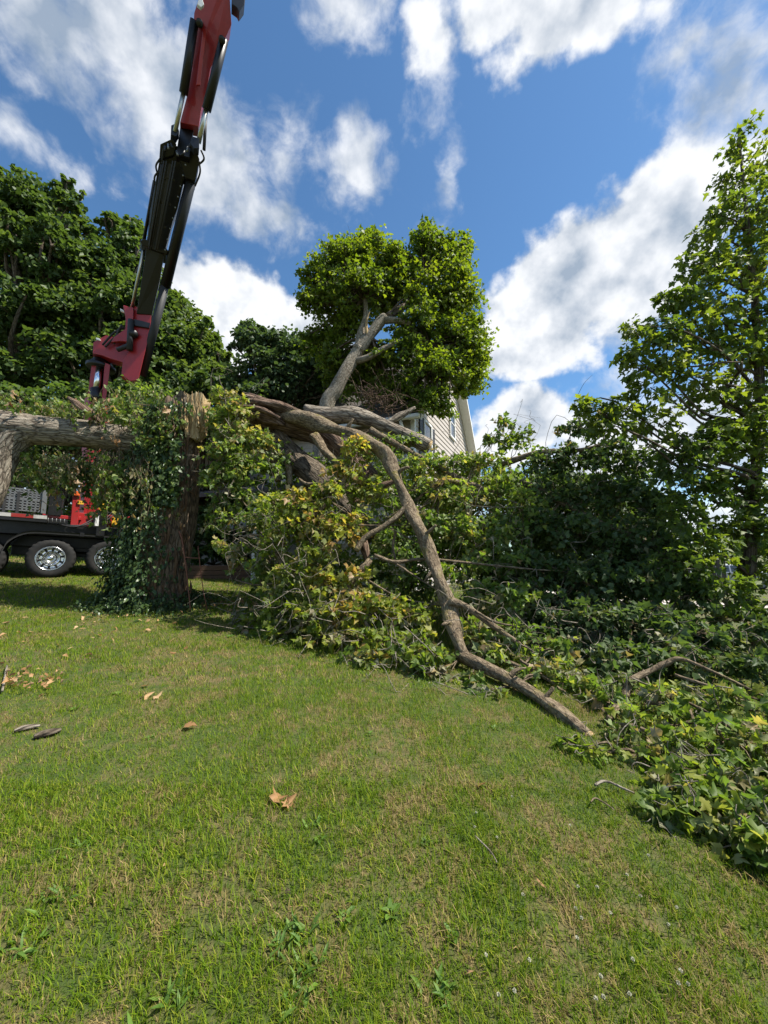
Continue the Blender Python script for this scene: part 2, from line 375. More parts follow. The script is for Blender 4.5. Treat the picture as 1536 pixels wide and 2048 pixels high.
def mth(nt, op, a, b=0.0, clamp=False):
    n = nt.nodes.new('ShaderNodeMath'); n.operation = op; n.use_clamp = clamp
    for i, x in enumerate((a, b)):
        if isinstance(x, (int, float)): n.inputs[i].default_value = x
        else: lk(nt, x, n.inputs[i])
    return n.outputs[0]
def bump(nt, h, strength=.4, dist=.02):
    n = nt.nodes.new('ShaderNodeBump'); n.inputs['Strength'].default_value = strength; n.inputs['Distance'].default_value = dist; lk(nt, h, n.inputs['Height']); return n.outputs[0]
def leaf_mat(name, stops, under, transl=.38, tcol=(1.0, 1.0, .45), rough=.52):
    m, nt, b = mat_new(name); r = attr(nt, 'rnd'); col = ramp(nt, r, stops)
    geo = nt.nodes.new('ShaderNodeNewGeometry')
    n = tex(nt, geo.outputs['Position'], 35, 2); col = mix(nt, mth(nt, 'MULTIPLY', n, .35), col, (.10, .11, .03))
    c2 = mix(nt, geo.outputs['Backfacing'], col, mix(nt, .7, col, under))
    lk(nt, c2, b.inputs['Base Color']); b.inputs['Roughness'].default_value = rough; b.inputs['Specular IOR Level'].default_value = .28
    tr = nt.nodes.new('ShaderNodeBsdfTranslucent'); lk(nt, mix(nt, 1.0, mix(nt, .0, col, col), tcol, 'MULTIPLY'), tr.inputs[0])
    # leaves pass more light than they scatter back
    sc = nt.nodes.new('ShaderNodeVectorMath'); sc.operation = 'SCALE'; sc.inputs['Scale'].default_value = 2.4
    lk(nt, tr.inputs[0].links[0].from_socket, sc.inputs[0]); lk(nt, sc.outputs[0], tr.inputs[0])
    ms = nt.nodes.new('ShaderNodeMixShader'); ms.inputs[0].default_value = transl
    lk(nt, b.outputs[0], ms.inputs[1]); lk(nt, tr.outputs[0], ms.inputs[2]); lk(nt, ms.outputs[0], nt.nodes['Material Output'].inputs[0])
    return m
M = {}
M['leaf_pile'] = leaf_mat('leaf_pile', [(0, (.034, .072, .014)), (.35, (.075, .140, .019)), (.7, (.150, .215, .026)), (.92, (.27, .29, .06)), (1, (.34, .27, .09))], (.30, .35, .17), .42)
M['leaf_olive'] = leaf_mat('leaf_olive', [(0, (.046, .090, .012)), (.35, (.110, .170, .016)), (.7, (.21, .245, .024)), (.9, (.31, .29, .05)), (1, (.33, .20, .07))], (.25, .27, .11), .42)
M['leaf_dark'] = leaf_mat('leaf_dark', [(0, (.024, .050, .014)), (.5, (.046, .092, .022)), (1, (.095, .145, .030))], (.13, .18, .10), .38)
M['leaf_crown'] = leaf_mat('leaf_crown', [(0, (.048, .090, .010)), (.5, (.105, .165, .012)), (1, (.18, .225, .018))], (.12, .16, .06), .40, (1, 1, .30))
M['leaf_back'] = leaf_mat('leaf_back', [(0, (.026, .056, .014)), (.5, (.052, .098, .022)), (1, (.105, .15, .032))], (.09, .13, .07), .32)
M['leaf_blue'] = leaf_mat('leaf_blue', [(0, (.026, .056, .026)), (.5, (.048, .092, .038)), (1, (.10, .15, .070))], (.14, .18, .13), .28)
M['leaf_young'] = leaf_mat('leaf_young', [(0, (.034, .068, .014)), (.5, (.075, .125, .018)), (1, (.155, .195, .022))], (.12, .16, .08), .42, (1, 1, .35))
M['leaf_ivy'] = leaf_mat('leaf_ivy', [(0, (.016, .040, .014)), (.6, (.034, .075, .024)), (1, (.075, .115, .040))], (.10, .14, .08), .25, rough=.32)
M['leaf_wilt'] = leaf_mat('leaf_wilt', [(0, (.070, .100, .028)), (.5, (.15, .17, .060)), (.75, (.26, .20, .10)), (1, (.34, .22, .12))], (.25, .24, .16), .25)
M['leaf_dead'] = leaf_mat('leaf_dead', [(0, (.20, .095, .040)), (.5, (.36, .19, .085)), (1, (.52, .34, .19))], (.40, .28, .17), .15, (1, .8, .5), .6)
M['weed'] = leaf_mat('weed', [(0, (.045, .10, .018)), (.5, (.08, .165, .025)), (1, (.14, .24, .035))], (.14, .22, .08), .30)

def patch_nodes(nt):                               # lawn condition, shared by soil and blades (world x, y)
    geo = nt.nodes.new('ShaderNodeNewGeometry'); sp = nt.nodes.new('ShaderNodeSeparateXYZ'); lk(nt, geo.outputs['Position'], sp.inputs[0])
    cb = nt.nodes.new('ShaderNodeCombineXYZ'); lk(nt, sp.outputs[0], cb.inputs[0]); lk(nt, sp.outputs[1], cb.inputs[1]); v = cb.outputs[0]
    a = tex(nt, v, .55, 3, .5); b_ = tex(nt, v, 3.4, 4, .6, .8); c = tex(nt, v, 14.0, 3, .6)
    s = mth(nt, 'ADD', mth(nt, 'MULTIPLY', a, .40), mth(nt, 'ADD', mth(nt, 'MULTIPLY', b_, .75), mth(nt, 'MULTIPLY', c, .50)))
    mr = nt.nodes.new('ShaderNodeMapRange'); mr.inputs['From Min'].default_value = .72; mr.inputs['From Max'].default_value = 1.0; lk(nt, s, mr.inputs['Value'])
    return mr.outputs[0], v
def m_grass():
    m, nt, b = mat_new('grass_blade'); dry, v = patch_nodes(nt); r = attr(nt, 'rnd')
    g = ramp(nt, r, [(0, (.055, .112, .005)), (.45, (.115, .190, .007)), (.8, (.175, .232, .012)), (1, (.27, .275, .03))])
    d = ramp(nt, r, [(0, (.14, .12, .030)), (.5, (.27, .205, .075)), (1, (.40, .30, .13))])
    f = mth(nt, 'GREATER_THAN', mth(nt, 'ADD', mth(nt, 'MULTIPLY', dry, .72), mth(nt, 'MULTIPLY', attr(nt, 'dryr'), .62)), .83)
    col = mix(nt, f, g, d); lk(nt, col, b.inputs['Base Color']); b.inputs['Roughness'].default_value = .6; b.inputs['Specular IOR Level'].default_value = .12
    tr = nt.nodes.new('ShaderNodeBsdfTranslucent'); sc = nt.nodes.new('ShaderNodeVectorMath'); sc.operation = 'SCALE'; sc.inputs['Scale'].default_value = 1.7
    lk(nt, col, sc.inputs[0]); lk(nt, sc.outputs[0], tr.inputs[0])
    ms = nt.nodes.new('ShaderNodeMixShader'); ms.inputs[0].default_value = .3; lk(nt, b.outputs[0], ms.inputs[1]); lk(nt, tr.outputs[0], ms.inputs[2])
    lk(nt, ms.outputs[0], nt.nodes['Material Output'].inputs[0]); return m
M['grass'] = m_grass()
def m_soil():
    m, nt, b = mat_new('lawn_soil'); dry, v = patch_nodes(nt); f = tex(nt, v, 60, 3, .7)
    g = ramp(nt, f, [(.25, (.022, .042, .004)), (.75, (.062, .092, .008))]); d = ramp(nt, f, [(.25, (.070, .052, .018)), (.75, (.185, .135, .055))])
    lk(nt, mix(nt, dry, g, d), b.inputs['Base Color']); b.inputs['Roughness'].default_value = .95; lk(nt, bump(nt, f, .6, .03), b.inputs['Normal']); return m
M['soil'] = m_soil()
def m_bark(name, stops, zs=.22, sc=22, bs=.8, moss=0.0, cr=.45):
    m, nt, b = mat_new(name); a = attr(nt, 'bk', 'Vector'); mp = nt.nodes.new('ShaderNodeMapping'); mp.inputs['Scale'].default_value = (1, 1, zs); lk(nt, a, mp.inputs[0])
    vo = nt.nodes.new('ShaderNodeTexVoronoi'); vo.feature = 'DISTANCE_TO_EDGE'; vo.inputs['Scale'].default_value = sc * .8
    wv = nt.nodes.new('ShaderNodeTexNoise'); wv.inputs['Scale'].default_value = sc * .6; wv.inputs['Detail'].default_value = 3; lk(nt, mp.outputs[0], wv.inputs['Vector'])
    wm = nt.nodes.new('ShaderNodeMix'); wm.data_type = 'VECTOR'; wm.inputs[0].default_value = .06; lk(nt, mp.outputs[0], wm.inputs[4]); lk(nt, wv.outputs['Color'], wm.inputs[5]); lk(nt, wm.outputs[1], vo.inputs['Vector'])
    crk = nt.nodes.new('ShaderNodeMapRange'); crk.inputs['From Min'].default_value = .0; crk.inputs['From Max'].default_value = .16; lk(nt, vo.outputs['Distance'], crk.inputs['Value'])
    n = mth(nt, 'MULTIPLY', tex(nt, mp.outputs[0], sc, 6, .65, .4), mth(nt, 'ADD', mth(nt, 'MULTIPLY', crk.outputs[0], cr), 1 - cr)); n2 = tex(nt, a, 3.0, 4, .6); n3 = tex(nt, a, 60, 2, .6)
    h = mth(nt, 'ADD', mth(nt, 'MULTIPLY', n, .75), mth(nt, 'MULTIPLY', n2, .25)); col = ramp(nt, h, stops)
    col = mix(nt, mth(nt, 'MULTIPLY', n3, .35), col, (.06, .05, .04))
    if moss:
        k = nt.nodes.new('ShaderNodeMapRange'); k.inputs['From Min'].default_value = .54; k.inputs['From Max'].default_value = .66; lk(nt, n2, k.inputs['Value'])
        col = mix(nt, mth(nt, 'MULTIPLY', k.outputs[0], moss), col, (.15, .13, .022))
    lk(nt, col, b.inputs['Base Color']); b.inputs['Roughness'].default_value = .9; b.inputs['Specular IOR Level'].default_value = .15
    lk(nt, bump(nt, n, bs, .05), b.inputs['Normal']); return m
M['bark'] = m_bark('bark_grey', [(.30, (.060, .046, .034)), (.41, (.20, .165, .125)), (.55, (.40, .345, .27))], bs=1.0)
M['bark_limb'] = m_bark('bark_limb', [(.33, (.070, .050, .032)), (.43, (.175, .130, .082)), (.56, (.32, .25, .165))], zs=.45, sc=30, bs=.8, moss=.7, cr=.3)
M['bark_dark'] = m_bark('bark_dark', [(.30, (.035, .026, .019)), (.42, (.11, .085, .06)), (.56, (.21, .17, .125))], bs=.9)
M['bark_pale'] = m_bark('bark_pale', [(.33, (.11, .090, .065)), (.43, (.24, .205, .155)), (.56, (.38, .335, .27))], zs=.5, sc=26, bs=.7, cr=.3)
M['bark_red'] = m_bark('bark_torn', [(.30, (.050, .030, .021)), (.42, (.145, .092, .064)), (.58, (.30, .21, .155))], zs=.12, sc=30, bs=.9)
M['bark_stump'] = m_bark('bark_stump', [(.30, (.050, .034, .024)), (.42, (.165, .115, .075)), (.56, (.33, .24, .165))], bs=1.0)
M['bark_torn2'] = m_bark('bark_orange', [(.30, (.14, .075, .042)), (.5, (.30, .185, .11)), (.75, (.50, .35, .23))], zs=.12, sc=30, bs=.9)
M['wood'] = m_bark('torn_wood', [(.26, (.24, .13, .05)), (.42, (.60, .42, .21)), (.62, (.80, .65, .40))], zs=.08, sc=34, bs=.9)
def m_plain(name, col, rough=.5, metal=0.0, spec=.5, dirt=.25, dscale=9, dcol=(.10, .085, .06), bumpv=0.0, coat=0.0):
    m, nt, b = mat_new(name); tc = nt.nodes.new('ShaderNodeTexCoord'); n = tex(nt, tc.outputs['Object'], dscale, 5, .65)
    k = nt.nodes.new('ShaderNodeMapRange'); k.inputs['From Min'].default_value = .42; k.inputs['From Max'].default_value = .75; lk(nt, n, k.inputs['Value'])
    lk(nt, mix(nt, mth(nt, 'MULTIPLY', k.outputs[0], dirt), col, dcol), b.inputs['Base Color'])
    lk(nt, mth(nt, 'ADD', mth(nt, 'MULTIPLY', n, .25), rough - .1, clamp=True), b.inputs['Roughness'])
    b.inputs['Metallic'].default_value = metal; b.inputs['Specular IOR Level'].default_value = spec; b.inputs['Coat Weight'].default_value = coat
    if bumpv: lk(nt, bump(nt, tex(nt, tc.outputs['Object'], dscale * 6, 3), bumpv, .01), b.inputs['Normal'])
    return m
M['red'] = m_plain('red_paint', (.33, .014, .014), .42, coat=.2, dirt=.25, dcol=(.10, .02, .02))
M['black'] = m_plain('black_paint', (.006, .006, .0065), .42, dirt=.3, dcol=(.014, .013, .012))
M['black_matt'] = m_plain('black_plastic', (.020, .020, .021), .6, dirt=.3, dcol=(.06, .055, .05))
M['rubber'] = m_plain('tyre_rubber', (.016, .016, .016), .75, spec=.25, dirt=.5, dcol=(.045, .040, .035), bumpv=.2)
M['chrome'] = m_plain('polished_alloy', (.82, .82, .83), .17, 1.0, dirt=.25, dcol=(.45, .42, .38))
M['rod'] = m_plain('chromed_rod', (.55, .53, .46), .30, .9, dirt=.2)
M['alu'] = m_plain('aluminium', (.24, .245, .25), .5, .8, dirt=.5, dcol=(.25, .24, .22))  # darkened: tree shade on the ramps put into the colour
M['yellow'] = m_plain('yellow_paint', (.72, .38, .02), .5, dirt=.25)
M['orange'] = m_plain('orange_plastic', (.75, .13, .02), .4)
M['white'] = m_plain('white_trim', (.74, .73, .70), .55, dirt=.3, dcol=(.40, .38, .33))
M['tape_red'] = m_plain('reflective_red', (.26, .018, .014), .35)
M['siding'] = m_plain('vinyl_siding', (.44, .39, .34), .6, dirt=.35, dscale=3, dcol=(.33, .29, .25))
M['shutter'] = m_plain('dark_shutter', (.055, .052, .055), .6)
M['roof'] = m_plain('roof_shingle', (.075, .065, .058), .9, dirt=.6, dscale=14, dcol=(.15, .13, .115), bumpv=.5)
M['glass'] = m_plain('window_glass', (.05, .06, .07), .12, spec=.8, dirt=.05)
M['timber'] = m_plain('brown_timber', (.115, .060, .035), .8, dirt=.5, dscale=12, dcol=(.06, .04, .03), bumpv=.4)
M['rust'] = m_plain('rusty_iron', (.20, .075, .045), .8, dirt=.6, dscale=25, dcol=(.09, .035, .025))
M['gravel'] = m_plain('drive_concrete', (.46, .41, .36), .9, dirt=.6, dscale=2.5, dcol=(.30, .23, .18), bumpv=.5)
M['asphalt'] = m_plain('asphalt', (.06, .06, .062), .9, dirt=.4, bumpv=.4)
M['gourd'] = m_plain('shaded_white', (.42, .41, .38), .7, dirt=.4)  # white greyed down: shade put into the birdhouse and tape colour
M['clover'] = m_plain('clover_white', (.48, .46, .34), .8, dirt=0)
M['car'] = m_plain('silver_paint', (.42, .43, .45), .3, .3, coat=.5, dirt=.1)
M['shed'] = m_plain('dark_boards', (.045, .042, .040), .85, dirt=.5)

# ------------------------------------------------------------------ ground
def build_ground():
    k = np.linspace(-1, 1, 161); xs = 900 * np.sinh(k * 5.2) / np.sinh(5.2)
    k = np.linspace(0, 1, 261); ys = -60 + 0 * k; ys = np.concatenate([np.linspace(-60, -4, 18), np.linspace(-3.8, 16, 100), 16 + 1500 * (np.exp(np.linspace(.02, 1, 90) * 4.5) - 1) / (math.exp(4.5) - 1)])
    X, Y = np.meshgrid(xs, ys); Z = gz(X, Y)
    V = np.stack([X, Y, Z], -1).reshape(-1, 3); nx, ny = len(xs), len(ys)
    i = np.arange(ny - 1)[:, None] * nx; j = np.arange(nx - 1)[None, :]
    Fq = np.stack([i + j, i + j + 1, i + nx + j + 1, i + nx + j], -1).reshape(-1, 4)
    o = obj('lawn', MB().add(V, [Fq]), M['soil'], origin=(0, 0, 0)); o['kind'] = 'structure'
build_ground()

def vnoise(x, y, s, seed):
    R = np.random.default_rng(seed); T = R.uniform(size=(64, 64)); x = x * s; y = y * s
    xi = np.floor(x).astype(int); yi = np.floor(y).astype(int); fx = x - xi; fy = y - yi; fx = fx * fx * (3 - 2 * fx); fy = fy * fy * (3 - 2 * fy)
    g = lambda a, b: T[a % 64, b % 64]
    return (g(xi, yi) * (1 - fx) + g(xi + 1, yi) * fx) * (1 - fy) + (g(xi, yi + 1) * (1 - fx) + g(xi + 1, yi + 1) * fx) * fy
def build_grass():
    mb = MB()
    bands = [(.75, 1.6, 19000, 3, .0030, .036), (1.6, 2.6, 11000, 3, .0038, .037), (2.6, 4.2, 6000, 1, .0052, .040), (4.2, 7, 2900, 1, .0078, .044), (7, 12, 950, 1, .013, .055), (12, 20, 230, 1, .024, .06)]
    jobs = [(bd, rng, False) for bd in bands] + [((.2, 1.6, 8000, 3, .0046, .036), np.random.default_rng(77), True), ((1.6, 2.6, 5000, 3, .0058, .037), np.random.default_rng(78), True), ((2.6, 4.2, 3000, 1, .0075, .040), np.random.default_rng(79), True)]
    for (y0, y1, den, seg, wd, hh), R, outer in jobs:
        w = 1.18 * y1 + .4 + (1.3 if outer else 0); A = 2 * w * (y1 - y0); n = int(A * den)
        y = R.uniform(y0, y1, n); x = R.uniform(-w, w, n)
        keep = np.abs(x) < 1.18 * y + .4
        if outer: keep = ~(np.abs(x) < 1.18 * y + .4) | (y < .75)
        if y0 >= 2.6:                              # below the heap the turf is hidden
            px = CX + F_PX * x / y; keep &= ~((x > .35 * y - .2 + 0 * px) & (y > 5.5) & (x < 1.0 * y))
        x = x[keep]; y = y[keep]; n = len(x)
        pat = vnoise(x, y, 2.2, 3) * .6 + vnoise(x, y, 6.5, 4) * .4
        bare = (vnoise(x, y, 1.3, 8) * .5 + vnoise(x, y, 4.5, 9) * .5)
        k = R.uniform(size=n) < np.clip(1.25 - 1.6 * np.maximum(bare - .60, 0) * 4, .58, 1)
        x, y, pat = x[k], y[k], pat[k]; n = len(x)
        h = hh * (.40 + 1.1 * pat) * R.uniform(.55, 1.35, n); az = R.uniform(0, 2 * np.pi, n) ; lean = np.abs(R.normal(.6, .5, n))
        base = np.column_stack([x, y, gz(x, y) - .004]); d = np.column_stack([np.cos(az), np.sin(az), np.zeros(n)]); s = np.column_stack([-np.sin(az), np.cos(az), np.zeros(n)])
        ww = wd * R.uniform(.6, 1.3, n); rn = R.uniform(size=n); dr = R.uniform(size=n)
        if seg == 1:
            V = np.stack([base - s * ww[:, None] * .5, base + s * ww[:, None] * .5, base + d * (h * lean)[:, None] + UP * h[:, None]], 1)
            Fc = np.array([[0, 1, 2]]); kk = 3
        else:
            mid = base + d * (h * lean * .3)[:, None] + UP * (h * .55)[:, None]; top = base + d * (h * lean * 1.0)[:, None] + UP * (h * .92)[:, None]
            V = np.stack([base - s * ww[:, None] * .5, base + s * ww[:, None] * .5, mid + s * ww[:, None] * .42, mid - s * ww[:, None] * .42, top], 1)
            Fc = np.array([[0, 1, 2], [0, 2, 3], [3, 2, 4]]); kk = 5
        Fx = (np.arange(n) * kk)[:, None, None] + Fc[None]
        mb.add(V.reshape(-1, 3), [Fx.reshape(-1, 3)], rnd=np.repeat(rn, kk), dryr=np.repeat(dr, kk))
    o = obj('grass', mb, M['grass'], origin=(0, 0, 0)); tag(o, 'short mown lawn grass with dry straw patches', 'grass', kind='stuff')
build_grass()

def strip(name, pts_l, pts_r, mat, lift=.03, n=24):
    A = catmull(np.array(pts_l, float), n); B = catmull(np.array(pts_r, float), n); m = len(A)
    V = []
    for t in np.linspace(0, 1, 7): q = A * (1 - t) + B * t; V.append(np.column_stack([q, gz(q[:, 0], q[:, 1]) + lift]))
    V = np.array(V).transpose(1, 0, 2).reshape(-1, 3); i = np.arange(m - 1)[:, None] * 7; j = np.arange(6)[None, :]
    Fq = np.stack([i + j, i + j + 1, i + 8 + j, i + 7 + j], -1).reshape(-1, 4)
    o = obj(name, MB().add(V, [Fq]), mat, origin=(0, 0, 0)); o['kind'] = 'structure'
strip('driveway', [(5, 17.5), (8, 15.6), (13, 14.2), (20, 13.0)], [(5, 14.6), (8, 13.2), (13, 11.2), (20, 10.0)], M['gravel'])
strip('road', [(-60, 62), (0, 60), (60, 54), (140, 44)], [(-60, 55), (0, 53), (60, 47), (140, 37)], M['asphalt'], .04)

# ------------------------------------------------------------------ house
def build_house():
    C0 = np.array([.94, 12.0]); g = np.array([.40, .9165]); l = np.array([-.9165, .40]); WID, LEN, EAVE, SL = 10.0, 11.0, 6.18, .92
    zb = float(gz(*C0)) - .3
    def H(s, q, z): xy = C0 + g * s + l * q; return np.array([xy[0], xy[1], z])
    g3 = np.array([*g, 0]); l3 = np.array([*l, 0])
    root = thing('house', 'beige clapboard house with dark shutters and white trim behind the fallen tree', 'house', H(5, 5, zb))
    ridge = EAVE + WID / 2 * SL
    mb = MB(); prism(mb, [H(0.03, .03, zb), H(WID - .03, .03, zb), H(WID - .03, .03, EAVE), H(WID / 2, .03, ridge - .03), H(.03, .03, EAVE)],
                     [H(0.03, LEN, zb), H(WID - .03, LEN, zb), H(WID - .03, LEN, EAVE), H(WID / 2, LEN, ridge - .03), H(.03, LEN, EAVE)])
    wall = obj('wall', mb, M['siding'], root, smooth=False)
    bh = .20; z = zb + .5
    nrm = -l3                                      # gable faces along -l
    while z < ridge - .05:                         # each clapboard of the gable
        z1 = min(z + bh, ridge - .02)
        def ext(zz): return (0.0, WID) if zz <= EAVE else ((zz - EAVE) / SL, WID - (zz - EAVE) / SL)
        a0, b0 = ext(z); a1, b1 = ext(z1)
        if b1 - a1 < .05: break
        m2 = MB(); prism(m2, [H(a0, .025, z), H(b0, .025, z), H(b1, .025, z1), H(a1, .025, z1)], [H(a0, -.012, z), H(b0, -.012, z), H(b1, .012, z1), H(a1, .012, z1)])
        obj('siding_board', m2, M['siding'], wall, smooth=False); z += bh
    z = zb + .5
    while z < EAVE - .02:
        z1 = min(z + bh, EAVE); m2 = MB()
        prism(m2, [H(.025, 0, z), H(.025, LEN, z), H(.025, LEN, z1), H(.025, 0, z1)], [H(-.012, 0, z), H(-.012, LEN, z), H(.012, LEN, z1), H(.012, 0, z1)])
        obj('siding_board', m2, M['siding'], wall, smooth=False); z += bh
    mb = MB(); box(mb, H(0, 0, (zb + EAVE) / 2), [g3, l3, UP], (.07, .07, (EAVE - zb) / 2), .01); obj('corner_board', mb, M['white'], root, smooth=False)
    mb = MB(); box(mb, H(WID, 0, (zb + EAVE) / 2), [g3, l3, UP], (.07, .07, (EAVE - zb) / 2), .01); obj('corner_board', mb, M['white'], root, smooth=False)
    ov, ro = .45, .40                              # eave and rake overhang
    for side in (0, 1):
        S = (lambda s: s) if side == 0 else (lambda s: WID - s)
        mb = MB(); prism(mb, [H(S(-ov), -ro, EAVE - ov * SL + .02), H(S(WID / 2), -ro, ridge + .02), H(S(WID / 2), -ro, ridge + .18), H(S(-ov - .05), -ro, EAVE - ov * SL + .14)],
                         [H(S(-ov), LEN + ro, EAVE - ov * SL + .02), H(S(WID / 2), LEN + ro, ridge + .02), H(S(WID / 2), LEN + ro, ridge + .18), H(S(-ov - .05), LEN + ro, EAVE - ov * SL + .14)])
        rf = obj('roof', mb, M['roof'], root, smooth=False)
        mb = MB(); prism(mb, [H(S(-ov), -ro - .03, EAVE - ov * SL - .08), H(S(WID / 2), -ro - .03, ridge - .08), H(S(WID / 2), -ro - .03, ridge + .12), H(S(-ov), -ro - .03, EAVE - ov * SL + .12)],
                         [H(S(-ov), -ro - .002, EAVE - ov * SL - .08), H(S(WID / 2), -ro - .002, ridge - .08), H(S(WID / 2), -ro - .002, ridge + .12), H(S(-ov), -ro - .002, EAVE - ov * SL + .12)])
        obj('rake_board', mb, M['white'], root, smooth=False)
        mb = MB(); prism(mb, [H(S(-ov), -ro, EAVE - ov * SL - .04), H(S(WID / 2), -ro, ridge - .04), H(S(WID / 2), -ro, ridge + .0), H(S(-ov), -ro, EAVE - ov * SL + .0)],
                         [H(S(-ov), -.01, EAVE - ov * SL - .04), H(S(WID / 2), -.01, ridge - .04), H(S(WID / 2), -.01, ridge), H(S(-ov), -.01, EAVE - ov * SL)])
        obj('soffit', mb, M['white'], root, smooth=False)
        mb = MB(); box(mb, H(S(-ov - .09), LEN / 2, EAVE - ov * SL + .04), [g3, l3, UP], (.07, LEN / 2 + ro, .07), .03); gt = obj('gutter', mb, M['white'], root, smooth=False)
    mb = MB(); tube(mb, [H(-.50, .25, EAVE - .45), H(-.42, .22, EAVE - .62), H(-.14, .16, EAVE - .85), H(-.09, .16, EAVE - 1.2), H(-.09, .16, zb + .4)], [.05] * 5, n=8, res=4, bump=0); obj('downspout', mb, M['white'], root)
    def window(face, c, w, h, shutters=True):
        ax = (g3, -l3) if face == 'gable' else (l3, -g3); e, nn = ax
        mb = MB(); box(mb, c + nn * .03, [e, nn, UP], (w / 2 - .02, .012, h / 2 - .02), .002); win = obj('window', mb, M['glass'], root, smooth=False)
        for sx in (-1, 1):
            mb = MB(); box(mb, c + e * sx * (w / 2) + nn * .045, [e, nn, UP], (.05, .035, h / 2 + .05), .006); obj('frame', mb, M['white'], win, smooth=False)
        for zz in (-h / 2, 0, h / 2):
            mb = MB(); box(mb, c + UP * zz + nn * (.05 if zz else .04), [e, nn, UP], (w / 2 + (.08 if zz < 0 else -.045), .04 if zz else .025, .045 if zz else .025), .006); obj('sill' if zz < 0 else 'rail', mb, M['white'], win, smooth=False)
        if shutters:
            for sx in (-1, 1):
                mb = MB(); cc = c + e * sx * (w / 2 + .26) + nn * .035
                for s2 in (-1, 1): box(mb, cc + e * s2 * .17, [e, nn, UP], (.03, .02, h / 2 + .04), .004)
                for k in range(12): box(mb, cc + UP * (-h / 2 + h * (k + .5) / 12), [e, unit(nn + UP * .5), UP], (.15, .012, h / 26), .003)
                obj('shutter', mb, M['shutter'], root, smooth=False)
    window('gable', H(1.45, 0, 5.55), .85, 1.35); window('gable', H(5.25, 0, 7.45), .85, 1.35, False); window('gable', H(8.4, 0, 5.55), .85, 1.35)
    window('front', H(0, 6.1, 2.55), .95, 1.25, False); window('front', H(0, 3.0, 2.6), .95, 1.25, False); window('front', H(0, 2.8, 5.2), .9, 1.2, False)
    mb = MB(); prism(mb, [H(-2.3, 3.6, 3.45), H(-2.3, LEN, 3.45), H(-.03, LEN, 4.1), H(-.03, 3.6, 4.1)], [H(-2.3, 3.6, 3.58), H(-2.3, LEN, 3.58), H(-.03, LEN, 4.24), H(-.03, 3.6, 4.24)]); obj('added_porch_roof', mb, M['roof'], root, smooth=False)  # porch roof added to shade the front wall
    for q_ in (4.4, 10.9):
        zz = float(gz(*H(-2.15, q_, 0)[:2])); mb = MB(); box(mb, H(-2.15, q_, (zz + 3.44) / 2), [g3, l3, UP], (.06, .06, (3.44 - zz) / 2), .01); obj('porch_post', mb, M['white'], root, smooth=False)
    mb = MB(); box(mb, H(-.05, 6.9, 2.5), [g3, l3, UP], (.06, .07, .75), .01); obj('trim_board', mb, M['white'], root, smooth=False)
build_house()

# ------------------------------------------------------------------ trees
def E(px, py, Y, rx, ry, rd=None):
    m = MPP(px, py, Y); return P(px, py, Y), np.array([rx * m, (rd if rd else (rx + ry) / 2) * m, ry * m])
def crown_tree(name, label, cat, base, trunk_top, tr, ells, nleaf, size, mat, bark, kind='far', tone=.5, limbs=True, group=None, sub=.34, spread=.7, **kw):
    base = np.asarray(base, float); root = thing(name, label, cat, base, group)
    tb = MB(); tt = np.asarray(trunk_top, float)
    mid = (base + tt) / 2 + rng.normal(size=3) * .1
    tube(tb, [base - UP * .2, base + (tt - base) * .12, mid, tt], [tr * 1.5, tr * 1.1, tr * .85, tr * .45], n=14, res=6, bump=.05)
    obj('trunk', tb, M[bark], root)
    ells = ragged(ells); lb = MB(); cb = MB(); ar = np.array([np.prod(e[1]) ** (2 / 3) for e in ells]); ar = ar / ar.sum()
    for (c, r), a in zip(ells, ar):
        cc, dd = ell_leaves(cb, c, r, nleaf * a, size, kind, tone=tone + rng.normal() * .08, spread=spread, sub=sub, **kw)
        if limbs:
            f = np.clip((c[2] - base[2]) / max(tt[2] - base[2], .1) - .25, .15, .98); st = base + (tt - base) * f
            twig(lb, st, c, tr * .38, tr * .10, .10, 6, 5)
            for q in cc[rng.choice(len(cc), min(len(cc), 5), replace=False)]: twig(lb, c, q, tr * .12, tr * .03, .2, 4, 3)
    if limbs: obj('limbs', lb, M[bark], root, kind='stuff')
    o = obj('crown', cb, M[mat], root); return root
def ragged(ells, k=5, lo=.16, hi=.42):
    out = list(ells)
    for c, r in ells:
        for _ in range(k):
            dd = rdir(1)[0]; dd[2] = abs(dd[2]) * .9 - .25; dd = unit(dd); out.append((c + dd * r * rng.uniform(.9, 1.28), r * rng.uniform(lo, hi)))
    return out
gp = lambda x, y: np.array([x, y, float(gz(x, y))])
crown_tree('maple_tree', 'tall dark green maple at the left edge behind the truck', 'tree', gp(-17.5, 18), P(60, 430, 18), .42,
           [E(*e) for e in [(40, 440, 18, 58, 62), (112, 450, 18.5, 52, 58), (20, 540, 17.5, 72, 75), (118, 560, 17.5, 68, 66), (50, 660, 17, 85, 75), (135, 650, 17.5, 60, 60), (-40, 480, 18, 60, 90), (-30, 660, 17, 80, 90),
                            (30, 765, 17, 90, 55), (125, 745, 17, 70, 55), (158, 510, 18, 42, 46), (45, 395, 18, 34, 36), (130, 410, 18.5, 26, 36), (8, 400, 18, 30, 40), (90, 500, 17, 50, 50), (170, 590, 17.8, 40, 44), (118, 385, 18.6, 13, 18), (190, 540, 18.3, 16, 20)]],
           36000, .22, 'leaf_back', 'bark_dark', tone=.45, sub=.30)
